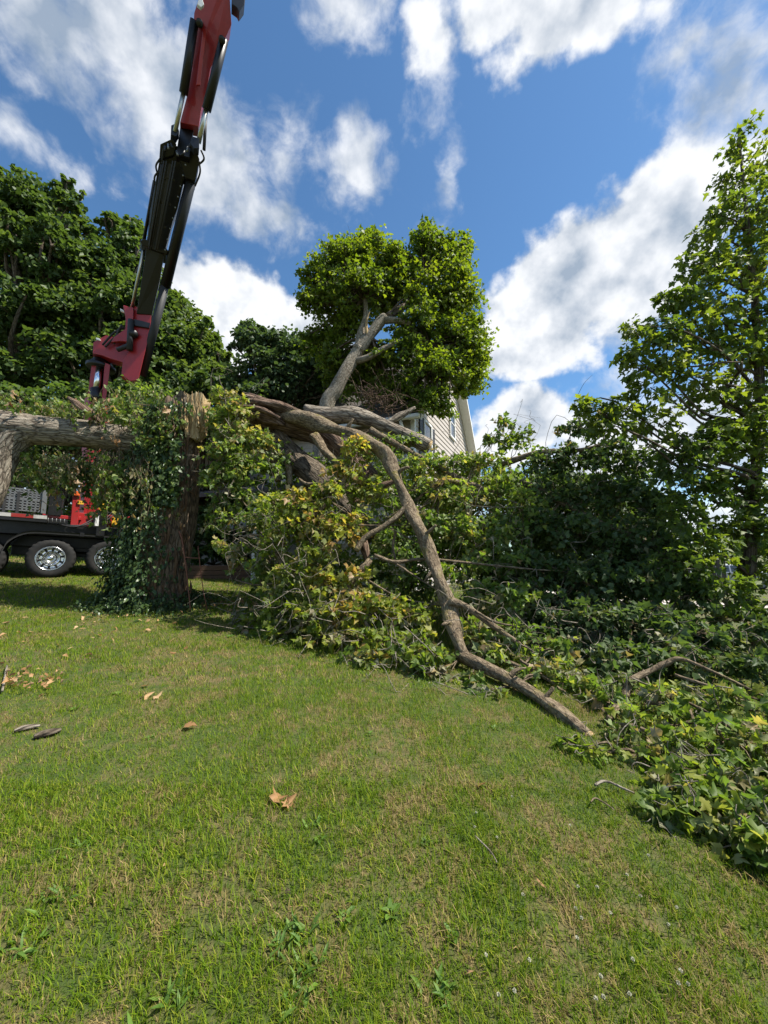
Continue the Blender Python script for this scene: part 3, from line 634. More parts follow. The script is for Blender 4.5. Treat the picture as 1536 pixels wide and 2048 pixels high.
crown_tree('maple_tree', 'dark green maple behind the crane column', 'tree', gp(-13.0, 19.5), P(245, 500, 19), .36,
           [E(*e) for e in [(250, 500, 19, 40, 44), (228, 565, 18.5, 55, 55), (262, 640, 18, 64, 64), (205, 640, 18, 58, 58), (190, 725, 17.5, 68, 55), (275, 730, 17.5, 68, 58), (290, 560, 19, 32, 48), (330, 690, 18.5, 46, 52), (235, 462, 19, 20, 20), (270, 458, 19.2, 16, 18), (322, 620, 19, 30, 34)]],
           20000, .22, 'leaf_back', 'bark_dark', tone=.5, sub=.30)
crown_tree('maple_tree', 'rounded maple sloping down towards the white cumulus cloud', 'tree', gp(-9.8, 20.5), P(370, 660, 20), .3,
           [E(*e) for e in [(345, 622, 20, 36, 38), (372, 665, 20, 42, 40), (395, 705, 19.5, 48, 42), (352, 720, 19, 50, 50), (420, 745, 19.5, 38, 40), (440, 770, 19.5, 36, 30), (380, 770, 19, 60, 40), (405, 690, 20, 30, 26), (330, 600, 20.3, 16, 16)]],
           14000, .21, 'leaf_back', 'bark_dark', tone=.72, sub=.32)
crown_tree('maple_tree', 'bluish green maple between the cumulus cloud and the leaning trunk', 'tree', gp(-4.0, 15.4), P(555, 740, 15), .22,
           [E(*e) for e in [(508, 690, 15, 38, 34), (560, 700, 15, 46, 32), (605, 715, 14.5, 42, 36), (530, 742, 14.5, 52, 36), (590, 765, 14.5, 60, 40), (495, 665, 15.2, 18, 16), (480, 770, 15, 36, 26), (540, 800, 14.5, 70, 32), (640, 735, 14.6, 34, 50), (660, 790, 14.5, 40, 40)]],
           15000, .16, 'leaf_blue', 'bark_dark', tone=.5, sub=.36)

# leaning maple with the big crown beside the house
def build_leaning():
    base = G(640, 1150); base = np.array([-1.9, 11.2, float(gz(-1.9, 11.2))])
    root = thing('leaning_maple', 'leaning maple with broad sunlit yellow green crown in front of the house roof', 'tree', base)
    tb = MB(); p, r = PL([(652, 822, 11.0, 30), (672, 780, 11.0, 28), (690, 745, 11.0, 26), (710, 712, 11.1, 25), (720, 695, 11.1, 23)])
    p = np.vstack([base - UP * .1, base + (p[0] - base) * .5 + np.array([-.15, 0, 0]), p]); r = np.concatenate([[r[0] * 1.4, r[0] * 1.15], r])
    tube(tb, p, r, n=18, res=5, bump=.05, ridges=.02); obj('trunk', tb, M['bark_pale'], root)
    def limb(rows, mat='bark_pale', nm='limb', n=12):
        m = MB(); q, rr = PL(rows); tube(m, q, rr, n=n, res=5, bump=.05); return obj(nm, m, M[mat], root)
    limb([(716, 702, 11.1, 25), (738, 674, 11.1, 22), (757, 648, 11.1, 20), (770, 632, 11.1, 16)])
    limb([(768, 640, 11.1, 16), (795, 641, 11.2, 12), (820, 648, 11.3, 9)]); limb([(718, 700, 11.1, 22), (722, 665, 11.15, 16), (732, 632, 11.2, 12), (728, 590, 11.3, 8), (716, 545, 11.3, 5)])
    limb([(712, 722, 11.05, 16), (738, 714, 10.95, 13), (768, 697, 10.9, 10), (800, 680, 11, 6)])
    limb([(736, 678, 11.0, 5), (733, 655, 11.0, 6), (735, 635, 11.0, 4), (740, 622, 11.0, 2)], 'wood', 'torn_strip', 6)
    limb([(776, 634, 11.2, 16), (820, 600, 11.8, 12), (848, 540, 12, 9), (852, 490, 12, 5)], 'bark_dark'); limb([(800, 640, 11.5, 12), (860, 690, 11.8, 10), (910, 720, 12, 6)], 'bark_dark')
    ells = [E(*e) for e in [(675, 545, 11.5, 50, 48), (738, 525, 11.5, 55, 42), (655, 605, 11.4, 44, 46), (712, 585, 11.0, 52, 42), (790, 568, 11.8, 46, 52), (812, 535, 12, 24, 30), (856, 505, 12, 32, 40), (905, 535, 12.2, 44, 48), (878, 600, 12, 62, 56),
            (928, 610, 12.3, 42, 54), (836, 655, 11.6, 50, 48), (905, 690, 12, 58, 52), (938, 745, 12.2, 46, 44), (862, 750, 11.4, 56, 44), (815, 705, 11.4, 40, 36), (870, 795, 11.5, 36, 22), (690, 655, 11.7, 40, 44), (680, 720, 12, 36, 40),
            (772, 610, 12.4, 50, 52), (850, 475, 12, 24, 24), (628, 560, 11.5, 20, 36), (800, 790, 11.6, 40, 30), (760, 740, 12, 46, 46), (760, 720, 11.3, 30, 24), (945, 780, 12.2, 20, 18), (620, 610, 11.6, 14, 22), (740, 490, 11.6, 30, 18), (690, 505, 11.5, 28, 20), (935, 500, 12.3, 16, 28), (958, 690, 12.3, 22, 60), (720, 765, 12, 40, 30), (640, 690, 12.5, 38, 36), (700, 750, 12.6, 44, 40), (850, 812, 11.4, 30, 16), (885, 820, 11.5, 24, 12), (770, 790, 11.9, 50, 24), (955, 760, 12.2, 26, 30), (965, 720, 12.2, 22, 30)]]
    ells = ragged([(c - np.array([.20, 0, 0]) * (c[0] > 2.3), r) for c, r in ells], 4, .16, .36); cb = MB(); lb = MB(); ar = np.array([np.prod(e[1]) ** (2 / 3) for e in ells]); ar /= ar.sum()
    hubs = [P(740, 672, 11.1), P(728, 600, 11.3), P(848, 540, 12), P(860, 690, 11.8), P(776, 634, 11.2)]
    for (c, r), a in zip(ells, ar):
        cc, dd = spray_leaves(cb, lb, c, r, 46000 * a, .118, 'low', tone=.6 + rng.normal() * .10, spread=.8, droop=.35, wild=.7, upw=.6, grow=1.15, floor=False, tw=.006, bottom=.4)
        h = min(hubs, key=lambda q: np.linalg.norm(q - c)); twig(lb, h, c, .045, .015, .1, 5, 4)
        for q in cc[rng.choice(len(cc), min(len(cc), 6), replace=False)]: twig(lb, c, q, .014, .004, .2, 4, 3)
    obj('twigs', lb, M['bark_dark'], root, kind='stuff'); obj('crown', cb, M['leaf_crown'], root)
    db = MB()                                      # the tangle of dead twigs at its foot
    for k in range(70):
        a = P(rng.uniform(715, 800), rng.uniform(775, 832), rng.uniform(10.3, 10.9)); b = a + rng.normal(size=3) * np.array([.45, .2, .38]); twig(db, a, b, rng.uniform(.006, .016), .003, .5, 4, 5)
    obj('dead_twigs', db, M['bark_red'], root, kind='stuff')
build_leaning()

# young maple at the right edge
def build_young():
    base = gp(5.75, 6.1); root = thing('young_maple', 'slender young maple with loose leaves at the right edge beside the driveway', 'tree', base)
    top = P(1476, 250, 6.0); tb = MB(); p, r = PL([(1498, 1180, 6.1, 22), (1508, 1000, 6.1, 20), (1520, 820, 6.1, 17), (1512, 640, 6.05, 13), (1496, 460, 6.0, 8), (1476, 255, 6.0, 3)])
    p = np.vstack([base - UP * .1, p]); r = np.concatenate([[r[0] * 1.3], r]); C, rr, T = tube(tb, p, r, n=12, res=6, bump=.04); obj('trunk', tb, M['bark_dark'], root)
    cb = MB(); lb = MB()
    cl = [(1440, 540, 5.9, 40, 34), (1545, 420, 6.0, 30, 50), (1550, 520, 6.0, 34, 50), (1550, 700, 6.0, 34, 60), (1500, 860, 5.8, 44, 40), (1430, 610, 5.8, 44, 34), (1360, 700, 5.7, 40, 30), (1515, 460, 6.0, 30, 40), (1525, 640, 6.0, 36, 46), (1490, 690, 5.9, 40, 40), (1530, 790, 6.0, 34, 40), (1440, 870, 5.9, 44, 36), (1515, 1000, 6.0, 40, 44), (1400, 470, 5.9, 22, 22), (1385, 525, 5.8, 26, 22), (1440, 425, 5.9, 24, 26), (1330, 600, 5.7, 26, 20), (1275, 650, 5.6, 22, 20), (1255, 700, 5.6, 18, 18), (1474, 285, 6, 18, 46), (1470, 365, 6, 32, 44), (1462, 440, 6, 44, 44), (1505, 400, 6.1, 28, 60), (1530, 320, 6.2, 20, 50), (1500, 520, 6, 50, 60), (1430, 500, 5.9, 28, 30), (1410, 560, 5.8, 46, 36), (1370, 585, 5.7, 34, 26),
          (1480, 620, 6, 64, 54), (1390, 640, 5.8, 60, 36), (1335, 660, 5.7, 46, 30), (1290, 690, 5.6, 34, 30), (1268, 735, 5.6, 24, 26), (1440, 700, 5.9, 70, 46), (1340, 735, 5.7, 52, 30), (1510, 740, 6.1, 50, 60), (1300, 775, 5.6, 42, 26),
          (1400, 780, 5.8, 64, 40), (1470, 830, 6, 66, 46), (1245, 815, 5.6, 46, 20), (1195, 822, 5.5, 36, 22), (1310, 845, 5.7, 60, 34), (1160, 808, 5.5, 14, 12), (1225, 850, 5.6, 46, 24), (1400, 890, 5.8, 60, 44), (1500, 920, 6, 50, 60), (1350, 930, 5.8, 56, 40),
          (1430, 980, 5.8, 60, 46), (1370, 1030, 5.7, 52, 44), (1480, 1060, 6, 60, 50), (1410, 1100, 5.6, 56, 40), (1520, 1140, 6, 46, 46), (1450, 1180, 5.5, 50, 36), (1350, 1120, 5.6, 50, 44), (1530, 1230, 5.6, 50, 44), (1540, 1060, 6, 40, 60), (1540, 560, 6.1, 30, 80), (1540, 850, 6.1, 34, 80)]
    for k, e in enumerate(cl):
        c, r = E(*e); low = e[1] > 870
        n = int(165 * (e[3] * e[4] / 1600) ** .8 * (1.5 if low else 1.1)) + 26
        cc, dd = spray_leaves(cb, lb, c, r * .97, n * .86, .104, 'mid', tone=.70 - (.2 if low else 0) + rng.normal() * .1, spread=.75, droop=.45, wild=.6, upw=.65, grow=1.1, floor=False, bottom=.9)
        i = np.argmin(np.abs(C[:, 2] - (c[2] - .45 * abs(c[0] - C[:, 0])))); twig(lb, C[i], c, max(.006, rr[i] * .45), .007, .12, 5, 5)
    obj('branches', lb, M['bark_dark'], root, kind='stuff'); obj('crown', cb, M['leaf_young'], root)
build_young()

# low shrubs behind the truck and the stump
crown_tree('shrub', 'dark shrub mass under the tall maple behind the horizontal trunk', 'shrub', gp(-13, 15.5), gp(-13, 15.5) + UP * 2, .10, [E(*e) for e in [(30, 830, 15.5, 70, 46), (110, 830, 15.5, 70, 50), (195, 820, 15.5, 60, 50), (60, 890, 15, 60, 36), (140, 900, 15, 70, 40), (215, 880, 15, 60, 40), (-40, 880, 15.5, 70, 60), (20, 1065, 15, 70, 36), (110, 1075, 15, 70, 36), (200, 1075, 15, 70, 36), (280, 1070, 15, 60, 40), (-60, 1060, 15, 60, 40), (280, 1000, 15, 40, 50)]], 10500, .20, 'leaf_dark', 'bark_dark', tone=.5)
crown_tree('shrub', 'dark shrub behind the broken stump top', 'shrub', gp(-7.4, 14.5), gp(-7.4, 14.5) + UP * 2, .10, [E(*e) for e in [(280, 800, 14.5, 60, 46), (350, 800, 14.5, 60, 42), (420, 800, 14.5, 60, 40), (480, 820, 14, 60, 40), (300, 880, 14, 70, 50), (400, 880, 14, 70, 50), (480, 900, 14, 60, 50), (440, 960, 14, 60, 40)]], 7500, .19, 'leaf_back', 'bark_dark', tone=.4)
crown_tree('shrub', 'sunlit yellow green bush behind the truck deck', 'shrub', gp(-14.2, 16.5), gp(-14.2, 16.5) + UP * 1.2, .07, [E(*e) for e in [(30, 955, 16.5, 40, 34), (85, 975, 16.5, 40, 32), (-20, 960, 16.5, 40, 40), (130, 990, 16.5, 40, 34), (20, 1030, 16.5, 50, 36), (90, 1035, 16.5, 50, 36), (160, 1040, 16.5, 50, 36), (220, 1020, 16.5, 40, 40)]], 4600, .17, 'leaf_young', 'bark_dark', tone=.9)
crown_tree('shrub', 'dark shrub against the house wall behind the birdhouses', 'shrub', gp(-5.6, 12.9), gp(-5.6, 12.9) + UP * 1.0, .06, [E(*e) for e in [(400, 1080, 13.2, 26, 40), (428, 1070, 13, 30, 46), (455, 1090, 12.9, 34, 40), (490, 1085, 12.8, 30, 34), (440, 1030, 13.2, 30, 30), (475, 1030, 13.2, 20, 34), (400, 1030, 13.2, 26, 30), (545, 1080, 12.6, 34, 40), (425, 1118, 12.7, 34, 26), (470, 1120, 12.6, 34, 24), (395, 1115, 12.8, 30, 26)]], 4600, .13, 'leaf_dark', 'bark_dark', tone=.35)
# far trees
far = [(-62, 90, 9, 12), (-30, 96, 8, 10), (-8, 88, 7, 9), (14, 92, 8, 10), (38, 88, 7, 8.5), (58, 92, 8, 9), (78, 84, 7, 8), (98, 88, 9, 10), (120, 80, 8, 9)]
far_l = ['far left broad tree beyond the road', 'far broad tree beyond the road behind the truck', 'far tree beyond the road behind the stump', 'far tree beyond the road behind the house', 'far tree beyond the road behind the house gable', 'far rounded tree on the horizon behind the brush heap', 'far tree on the horizon seen through the young maple', 'far low tree on the horizon beside the young maple trunk', 'far right tree on the horizon beyond the road']
for (x, y, r, h), lab in zip(far, far_l):
    b = gp(x, y); es = [(b + UP * (h * .55) + rng.normal(size=3) * r * .2 * np.array([1, 1, .5]), np.array([r * .62, r * .5, h * .42]) * rng.uniform(.8, 1.1)) for k in range(3)]
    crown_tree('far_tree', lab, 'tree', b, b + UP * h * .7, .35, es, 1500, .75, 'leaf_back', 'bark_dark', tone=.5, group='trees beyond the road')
# ------------------------------------------------------------------ crane truck
def build_truck():
    O = np.array([-8.87, 10.3]); zt = float(gz(*O)); et = np.array([.8, .6, 0]); ew = np.array([.6, -.8, 0]); tilt = -.045
    def T(t, w, h): xy = O + et[:2] * t + ew[:2] * w; return np.array([xy[0], xy[1], zt + h + (tilt * t if h > .9 else 0)])
    eb = unit(et + UP * tilt); A = [eb, ew, UP]
    root = thing('crane_truck', 'black crane truck with polished wheels and a red knuckle boom raised high', 'truck', T(0, -1.2, 0))
    def B(name, t, w, h, ht, hw, hh, mat, bev=.012, par=root, axes=A):
        mb = MB(); box(mb, T(t, w, h), axes, (ht, hw, hh), bev); return obj(name, mb, M[mat], par, smooth=False)
    # wheels
    for t in (-1.40, 0, 1.25):
        R = .525; c = T(t, -.02, R); mb = MB()
        lathe(mb, c, ew, [(.30, -.02), (.33, .0), (.40, .012), (.47, .0), (.505, -.035), (R, -.06), (R, -.13), (R - .012, -.14), (R - .012, -.155), (R, -.165), (R, -.26), (.50, -.29), (.40, -.31), (.30, -.29)], n=96, lug={4: .012, 5: .02, 6: .012})
        wh = obj('wheel', mb, M['rubber'], root)
        mb = MB(); lathe(mb, c, ew, [(.315, -.01), (.318, .006), (.305, .008), (.292, -.02), (.282, -.05), (.275, -.125), (.255, -.145), (.19, -.135), (.15, -.11), (.14, -.07), (.13, -.06)], n=48); obj('rim', mb, M['chrome'], wh)
        mb = MB(); lathe(mb, c, ew, [(.118, -.11), (.115, -.03), (.10, -.005), (.075, .01), (.07, .03), (.04, .045), (.0001, .048)], n=32); obj('hub_cap', mb, M['chrome'], wh)
        for k in range(10):
            a = 2 * math.pi * k / 10 + .2; q = c + (et * math.cos(a) + UP * math.sin(a)) * .222 - ew * .134; mb = MB(); lathe(mb, q, ew, [(.028, -.01), (.030, .006), (.022, .008), (.0001, .004)], n=12); obj('hand_hole', mb, M['black'], wh)
        mb = MB()
        for k in range(10):
            a = 2 * math.pi * (k + .5) / 10 + .2; q = c + (et * math.cos(a) + UP * math.sin(a)) * .168 - ew * .12; cyl(mb, q, q + ew * .035, .016, .013, 6)
        obj('lug_nuts', mb, M['chrome'], wh, kind='stuff')
        mb = MB(); lathe(mb, c - ew * .36, ew, [(.30, .0), (.40, .012), (.50, -.03), (R, -.06), (R, -.24), (.40, -.28), (.30, -.26)], n=48); obj('inner_tyre', mb, M['rubber'], wh)
    for t in (-1.28, 0, 1.25): mb = MB(); cyl(mb, T(t, -.3, .52), T(t, -2.2, .52), .09); obj('axle', mb, M['black'], root)
    # fender over both rear wheels
    prof = [(-.98, .52), (-.93, .80), (-.80, 1.02), (-.60, 1.17), (-.35, 1.235), (.2, 1.24), (1.0, 1.24), (1.55, 1.23), (1.80, 1.15), (1.95, .98), (2.01, .78)]
    mb = MB(); c1 = catmull(np.array([[t, h, 0] for t, h in prof]), 4); outer = c1[:, :2]
    V = []
    for w in (.03, .03, -.62, -.62):
        V.append(None)
    up = [T(t, .03, h) for t, h in outer]; ui = [T(t, -.62, h) for t, h in outer]; dn = [T(t, .03, h) - UP * .035 for t, h in outer]; di = [T(t, -.62, h) - UP * .035 for t, h in outer]
    lip = [T(t, .03, h) - UP * .07 for t, h in outer]
    n = len(outer); Vv = np.array(up + ui + di + dn + lip); i = np.arange(n - 1)
    q = lambda a, b: np.stack([a * n + i, a * n + i + 1, b * n + i + 1, b * n + i], -1)
    mb.add(Vv, [q(0, 1), q(1, 2), q(2, 3), q(0, 4)], rnd=np.full(len(Vv), .5)); obj('fender', mb, M['black_matt'], root)
    for t in (.62, 1.42): B('fender_strap', t, .036, 1.20, .05, .006, .05, 'black', .003)
    B('mud_flap', 2.03, -.3, .60, .012, .30, .26, 'black_matt', .004); B('front_flap', -.99, -.3, .42, .012, .30, .20, 'black_matt', .004)
    B('chassis_rail', 0, -.75, .98, 4.0, .05, .15, 'black'); B('air_tank', .62, -.85, .80, .22, .12, .14, 'black', .05); B('suspension_frame', .6, -1.0, .72, 1.5, .06, .16, 'black'); B('chassis_rail', 0, -1.65, .98, 4.0, .05, .15, 'black')
    B('subframe', -.3, -1.2, 1.30, 3.4, 1.0, .17, 'black'); B('rear_bumper', 2.5, -1.2, .95, .06, 1.2, .09, 'black'); B('tail_lamp', 2.57, -.35, .98, .012, .10, .05, 'tape_red', .004)
    B('side_box', -2.0, -.35, .85, .62, .33, .30, 'black')
    # deck with ramps of punched alloy
    B('deck', -2.1, -1.2, 1.56, 1.95, 1.2, .10, 'black')
    for k, (t0, t1, mt) in enumerate([(-2.6, -1.9, 'gourd'), (-1.9, -1.25, 'tape_red'), (-1.25, -.85, 'gourd'), (-.85, -.42, 'tape_red'), (-.42, -.15, 'gourd'), (-3.3, -2.6, 'tape_red')]):
        B('reflective_strip', (t0 + t1) / 2, .005, 1.60, (t1 - t0) / 2, .006, .045, mt, .002)  # tree shade over the deck put into the greyed and dulled tape
    def ramp_panel(t0, t1, h0, h1, w):
        mb = MB(); nt_ = int((t1 - t0) / .085); rows = 4
        for r in range(rows + 1): box(mb, T((t0 + t1) / 2, w, h0 + (h1 - h0) * r / rows), A, ((t1 - t0) / 2, .012, .016), .002)
        for k in range(nt_ + 1): box(mb, T(t0 + (t1 - t0) * k / nt_, w + .001, (h0 + h1) / 2), A, (.017, .011, (h1 - h0) / 2), .002)
        return obj('punched_ramp', mb, M['alu'], root, smooth=False)
    ramp_panel(-3.3, -.32, 1.74, 2.02, -.06); ramp_panel(-3.3, -.32, 2.06, 2.30, -.08)
    B('ramp_backing', -1.8, -.16, 2.02, 1.5, .03, .30, 'black'); B('ramp_post', -.24, -.06, 2.02, .05, .04, .32, 'alu', .006); B('tool_box', -.02, -.5, 2.02, .14, .35, .34, 'black')
    for t in (-1.0, -.75, -1.5, -2.2): B('strap', t, -.035, 1.92, .03, .008, .30, 'black_matt', .002)
    # valve stand, crane base, signs
    B('valve_stand', .42, -.25, 1.85, .085, .12, .42, 'red'); B('marker_lamp', .42, -.12, 2.34, .07, .05, .06, 'orange')
    for k in range(7): 
        mb = MB(); cyl(mb, T(-.30 + k * .085, -.12, 1.44), T(-.30 + k * .085, -.06, 1.60), .012, .009, 8); obj('control_lever', mb, M['alu'], root)
    B('valve_block', -.05, -.2, 1.52, .33, .08, .07, 'black'); B('crossbeam', .15, -.3, 1.66, .42, .10, .05, 'red')
    B('crane_base', 1.15, -1.2, 1.62, .75, .85, .22, 'red'); B('crane_base', 1.55, -.35, 1.72, .35, .12, .12, 'red', par=root)
    B('outrigger_beam', 1.0, -1.0, 1.55, .16, 1.05, .13, 'black'); B('outrigger_leg', 1.02, -.04, 1.55, .10, .09, .36, 'black'); B('label_plate', .92, .055, 1.62, .045, .004, .15, 'white', .002)
    B('warning_plate', 1.42, -.05, 1.66, .15, .008, .11, 'yellow', .003); B('warning_plate', 1.10, -.15, 2.10, .20, .01, .12, 'yellow', .003, axes=[unit(eb + UP * .55), ew, unit(UP - eb * .55)])
    B('warning_plate', .52, -.10, 2.10, .07, .006, .05, 'yellow', .003)
    for k in range(5): mb = MB(); tube(mb, [T(.1 + .1 * k, -.15, 1.45), T(.5 + .1 * k, .0 - .03 * k, 1.42 + .03 * k), T(.9 + .08 * k, -.2, 1.75), T(1.2 + .05 * k, -.4, 2.1)], [.016] * 4, n=6, res=5, bump=0); obj('hydraulic_hose', mb, M['black_matt'], root)
    # ---- crane column and boom (px outline at a depth, given real thickness)
    def plate(name, poly, Yf, thick, mat, par=root, off=0.0):
        pts = np.array([P(a, b, Yf(b) if callable(Yf) else Yf) for a, b in poly]); c = pts.mean(0); vd = unit(c - np.array([0, 0, CAM_H])); vd = unit(vd * np.array([1, 1, .3]))
        mb = MB(); prism(mb, pts + vd * (off - thick / 2), pts + vd * (off + thick / 2)); o = obj(name, mb, M[mat], par, smooth=False)
        bv = o.modifiers.new('bevel', 'BEVEL'); bv.width = .012; bv.segments = 2; bv.limit_method = 'ANGLE'; return o
    def rod(name, a, b, dpx, mat, par=root, n=20, caps=None):
        p, r = PL([(*a, dpx), (*b, dpx)]); mb = MB(); tube(mb, p, r, n=n, res=1, bump=0); return obj(name, mb, M[mat], par)
    cc = T(.64, -1.2, 0); Yc = 11.7
    # column: from the base up through the leaves
    col_top = P(203, 728, Yc); col_bot = T(.80, -1.2, 1.7)
    plate('column', [(174, 806), (184, 724), (193, 724), (187, 806)], Yc, .62, 'red'); plate('column', [(203, 806), (209, 730), (220, 735), (211, 806)], Yc, .62, 'red')
    mb = MB(); ax = unit(P(196, 790, Yc) - col_bot); tube(mb, [col_bot, P(193, 800, Yc)], [.34, .30], n=8, res=1, bump=0); obj('column_foot', mb, M['red'], root, smooth=False)
    plate('column_back', [(184, 806), (193, 728), (212, 732), (206, 806)], Yc, .06, 'black', off=.25)
    rod('lift_cylinder', (193, 782, Yc - .2), (199, 735, Yc - .2), 12, 'chrome'); rod('lift_cylinder_gland', (191, 806, Yc - .2), (193, 778, Yc - .2), 20, 'black')
    mb = MB(); a = P(202, 734, Yc); axc = unit(P(206, 712, Yc) - P(200, 745, Yc)); m = MPP(202, 730, Yc); lathe(mb, a, axc, [(.0001, -.08), (24 * m, -.08), (25 * m, -.03), (25 * m, .03), (21 * m, .06), (16 * m, .18), (12 * m, .30), (.0001, .30)], n=28); obj('slewing_collar', mb, M['black'], root)
    link = plate('boom_root', [(186, 712), (187, 690), (212, 676), (236, 682), (262, 690), (268, 712), (262, 735), (240, 728), (220, 722), (205, 716)], 11.5, .55, 'red')
    plate('boom_root', [(268, 618), (302, 629), (301, 650), (294, 690), (276, 764), (260, 766), (243, 752), (246, 726), (262, 700), (264, 650)], 11.3, .50, 'red')
    plate('boom_arm', [(246, 617), (258, 621), (266, 622), (265, 690), (240, 688), (222, 690), (228, 680), (250, 664), (251, 640)], 11.25, .20, 'red', off=-.2)
    plate('pivot_band', [(268, 644), (300, 652), (298, 662), (268, 657)], 11.25, .56, 'black'); rod('pivot_pin', (267, 668, 10.95), (267, 668, 11.6), 16, 'black')
    rod('lower_hose', (262, 640, 11.0), (259, 700, 11.0), 11, 'black_matt'); rod('lower_hose', (259, 690, 11.0), (235, 700, 11.0), 9, 'black_matt')
    plate('work_lamp', [(191, 676), (199, 678), (202, 683), (194, 681)], 11.3, .12, 'white'); plate('work_lamp', [(240, 618), (247, 621), (249, 626), (242, 623)], 11.1, .12, 'white')
    for a, b in [((205, 690, 11.2), (248, 655, 11.1)), ((210, 694, 11.2), (252, 665, 11.1)), ((228, 688, 11.1), (244, 650, 11.0))]:
        mb = MB(); p0 = P(*a); p1 = P(*b); tube(mb, [p0, (p0 + p1) / 2 + UP * .1, p1], [.03] * 3, n=8, res=6, bump=0); obj('hose', mb, M['black_matt'], root)
    Yb = lambda py: 8.6 + (py - 300) / 340 * 2.7
    boom = plate('main_boom', [(273, 632), (303, 634), (319, 566), (329, 506), (330, 486), (294, 480), (290, 520), (281, 580)], Yb, .42, 'black')
    plate('boom_casing', [(293, 502), (329, 510), (345, 450), (354, 426), (368, 362), (374, 318), (362, 308), (338, 300), (322, 312), (313, 362), (300, 430)], Yb, .52, 'black', boom)
    plate('boom_rib', [(309, 500), (316, 501), (345, 330), (337, 328)], lambda py: Yb(py) - .30, .06, 'black_matt', boom)
    plate('boom_collar', [(280, 492), (288, 488), (330, 506), (336, 512), (332, 518), (318, 514), (284, 500)], lambda py: Yb(py), .66, 'black', boom)
    rod('extension_rod', (287, 502, Yb(502)), (262, 625, Yb(625)), 6, 'rod', boom)
    rod('boom_cylinder', (382, 360, Yb(360) - .05), (331, 572, Yb(572) - .05), 19, 'black', boom); rod('boom_cylinder', (331, 566, Yb(566) - .05), (285, 752, 11.5), 15, 'black_matt', boom)
    rod('side_tube', (309, 362, Yb(362)), (288, 480, Yb(480)), 6, 'black', boom); rod('side_tube', (324, 330, Yb(330) - .3), (300, 490, Yb(490) - .3), 5, 'black_matt', boom)
    for dx in (-6, -1, 12, 17):
        rod('hose_line', (334 + dx, 322, Yb(322) - .31), (303 + dx * .8, 498, Yb(498) - .31), 2.6, 'black_matt', boom, 8)
    for k in range(9):
        f_ = k / 8; x_ = 371 + (330 - 371) * f_; y_ = 330 + (500 - 330) * f_; rod('bolt', (x_, y_, Yb(y_) - .30), (x_, y_, Yb(y_) - .24), 3.2, 'alu', boom, 8)
    for py_ in (352, 400, 446): plate('hose_clamp', [(327 - (py_ - 322) * .18, py_), (356 - (py_ - 322) * .18, py_ + 7), (355 - (py_ - 322) * .18, py_ + 12), (326 - (py_ - 322) * .18, py_ + 5)], lambda p_: Yb(p_) - .33, .03, 'black', boom)
    # head of the main boom, with hoses
    for poly in ([(320, 300), (342, 290), (352, 300), (346, 322), (318, 330)], [(356, 322), (372, 306), (392, 314), (398, 330), (390, 372), (370, 366)]):
        plate('boom_head', poly, lambda py: Yb(py) - .05, .5, 'black', boom)
    for a, b, c_ in [((322, 340), (310, 352), (309, 370)), ((320, 318), (312, 332), (316, 352)), ((330, 292), (326, 306), (324, 330)), ((398, 322), (400, 345), (390, 372)), ((402, 300), (408, 318), (396, 330))]:
        mb = MB(); tube(mb, [P(*a, Yb(a[1]) - .2), P(*b, Yb(b[1]) - .2), P(*c_, Yb(c_[1]) - .2)], [.022] * 3, n=7, res=6, bump=0); obj('hose', mb, M['black_matt'], boom)
    for k in range(7):
        a = (328 + 9 * k + rng.uniform(-2, 2), 300 + rng.uniform(-6, 16)); rod('hose_fitting', (*a, Yb(a[1]) - .28), (a[0] + rng.uniform(-6, 6), a[1] - 9, Yb(a[1]) - .28), 4, 'alu' if k % 2 else 'black', boom, 8)
    Yj = lambda py: 8.55 + py / 290 * 0 - (290 - py) / 290 * 1.2
    jib = plate('jib', [(360, 256), (397, 264), (402, 228), (413, 190), (420, 150), (446, 98), (461, 64), (456, -10), (452, -40), (408, -40), (398, 10), (388, 42), (387, 62), (384, 150), (375, 200)], Yj, .46, 'red')
    plate('jib_rib', [(392, 172), (400, 172), (414, 60), (406, 56)], lambda py: Yj(py) - .26, .06, 'red', jib)
    plate('jib_slide', [(362, 250), (388, 257), (378, 322), (352, 316)], lambda py: 8.55, .34, 'black', jib)
    rod('jib_cylinder', (389, 42, Yj(42) - .25), (367, 187, Yj(187) - .25), 16, 'black', jib); rod('jib_rod', (368, 180, Yj(180) - .25), (350, 264, Yj(264) - .25), 8, 'rod', jib)
    rod('jib_cylinder', (448, 78, Yj(78) - .25), (413, 220, Yj(220) - .25), 17, 'black', jib); rod('jib_rod', (413, 214, Yj(214) - .25), (397, 286, Yj(286) - .25), 9, 'rod', jib)
    plate('clevis', [(342, 258), (352, 254), (358, 270), (352, 280), (341, 276)], 8.3, .3, 'black', jib); plate('clevis', [(384, 280), (398, 284), (398, 304), (388, 304), (380, 292)], 8.3, .3, 'black', jib)
    for c in ((399, 46), (444, 80)): rod('pivot_pin', (*c, Yj(c[1]) - .42), (*c, Yj(c[1]) + .3), 13, 'black', jib)
    rod('hose', (412, 225, Yj(225) + .1), (408, 300, 8.6), 6, 'black_matt', jib); plate('jib_lamp', [(396, 4), (404, 0), (408, 12), (402, 18), (394, 12)], Yj(5) - .3, .1, 'white', jib)
    plate('folded_extension', [(464, -40), (494, -40), (488, 20), (478, 34), (474, 26), (463, 18)], 7.2, .3, 'black', jib)
build_truck()

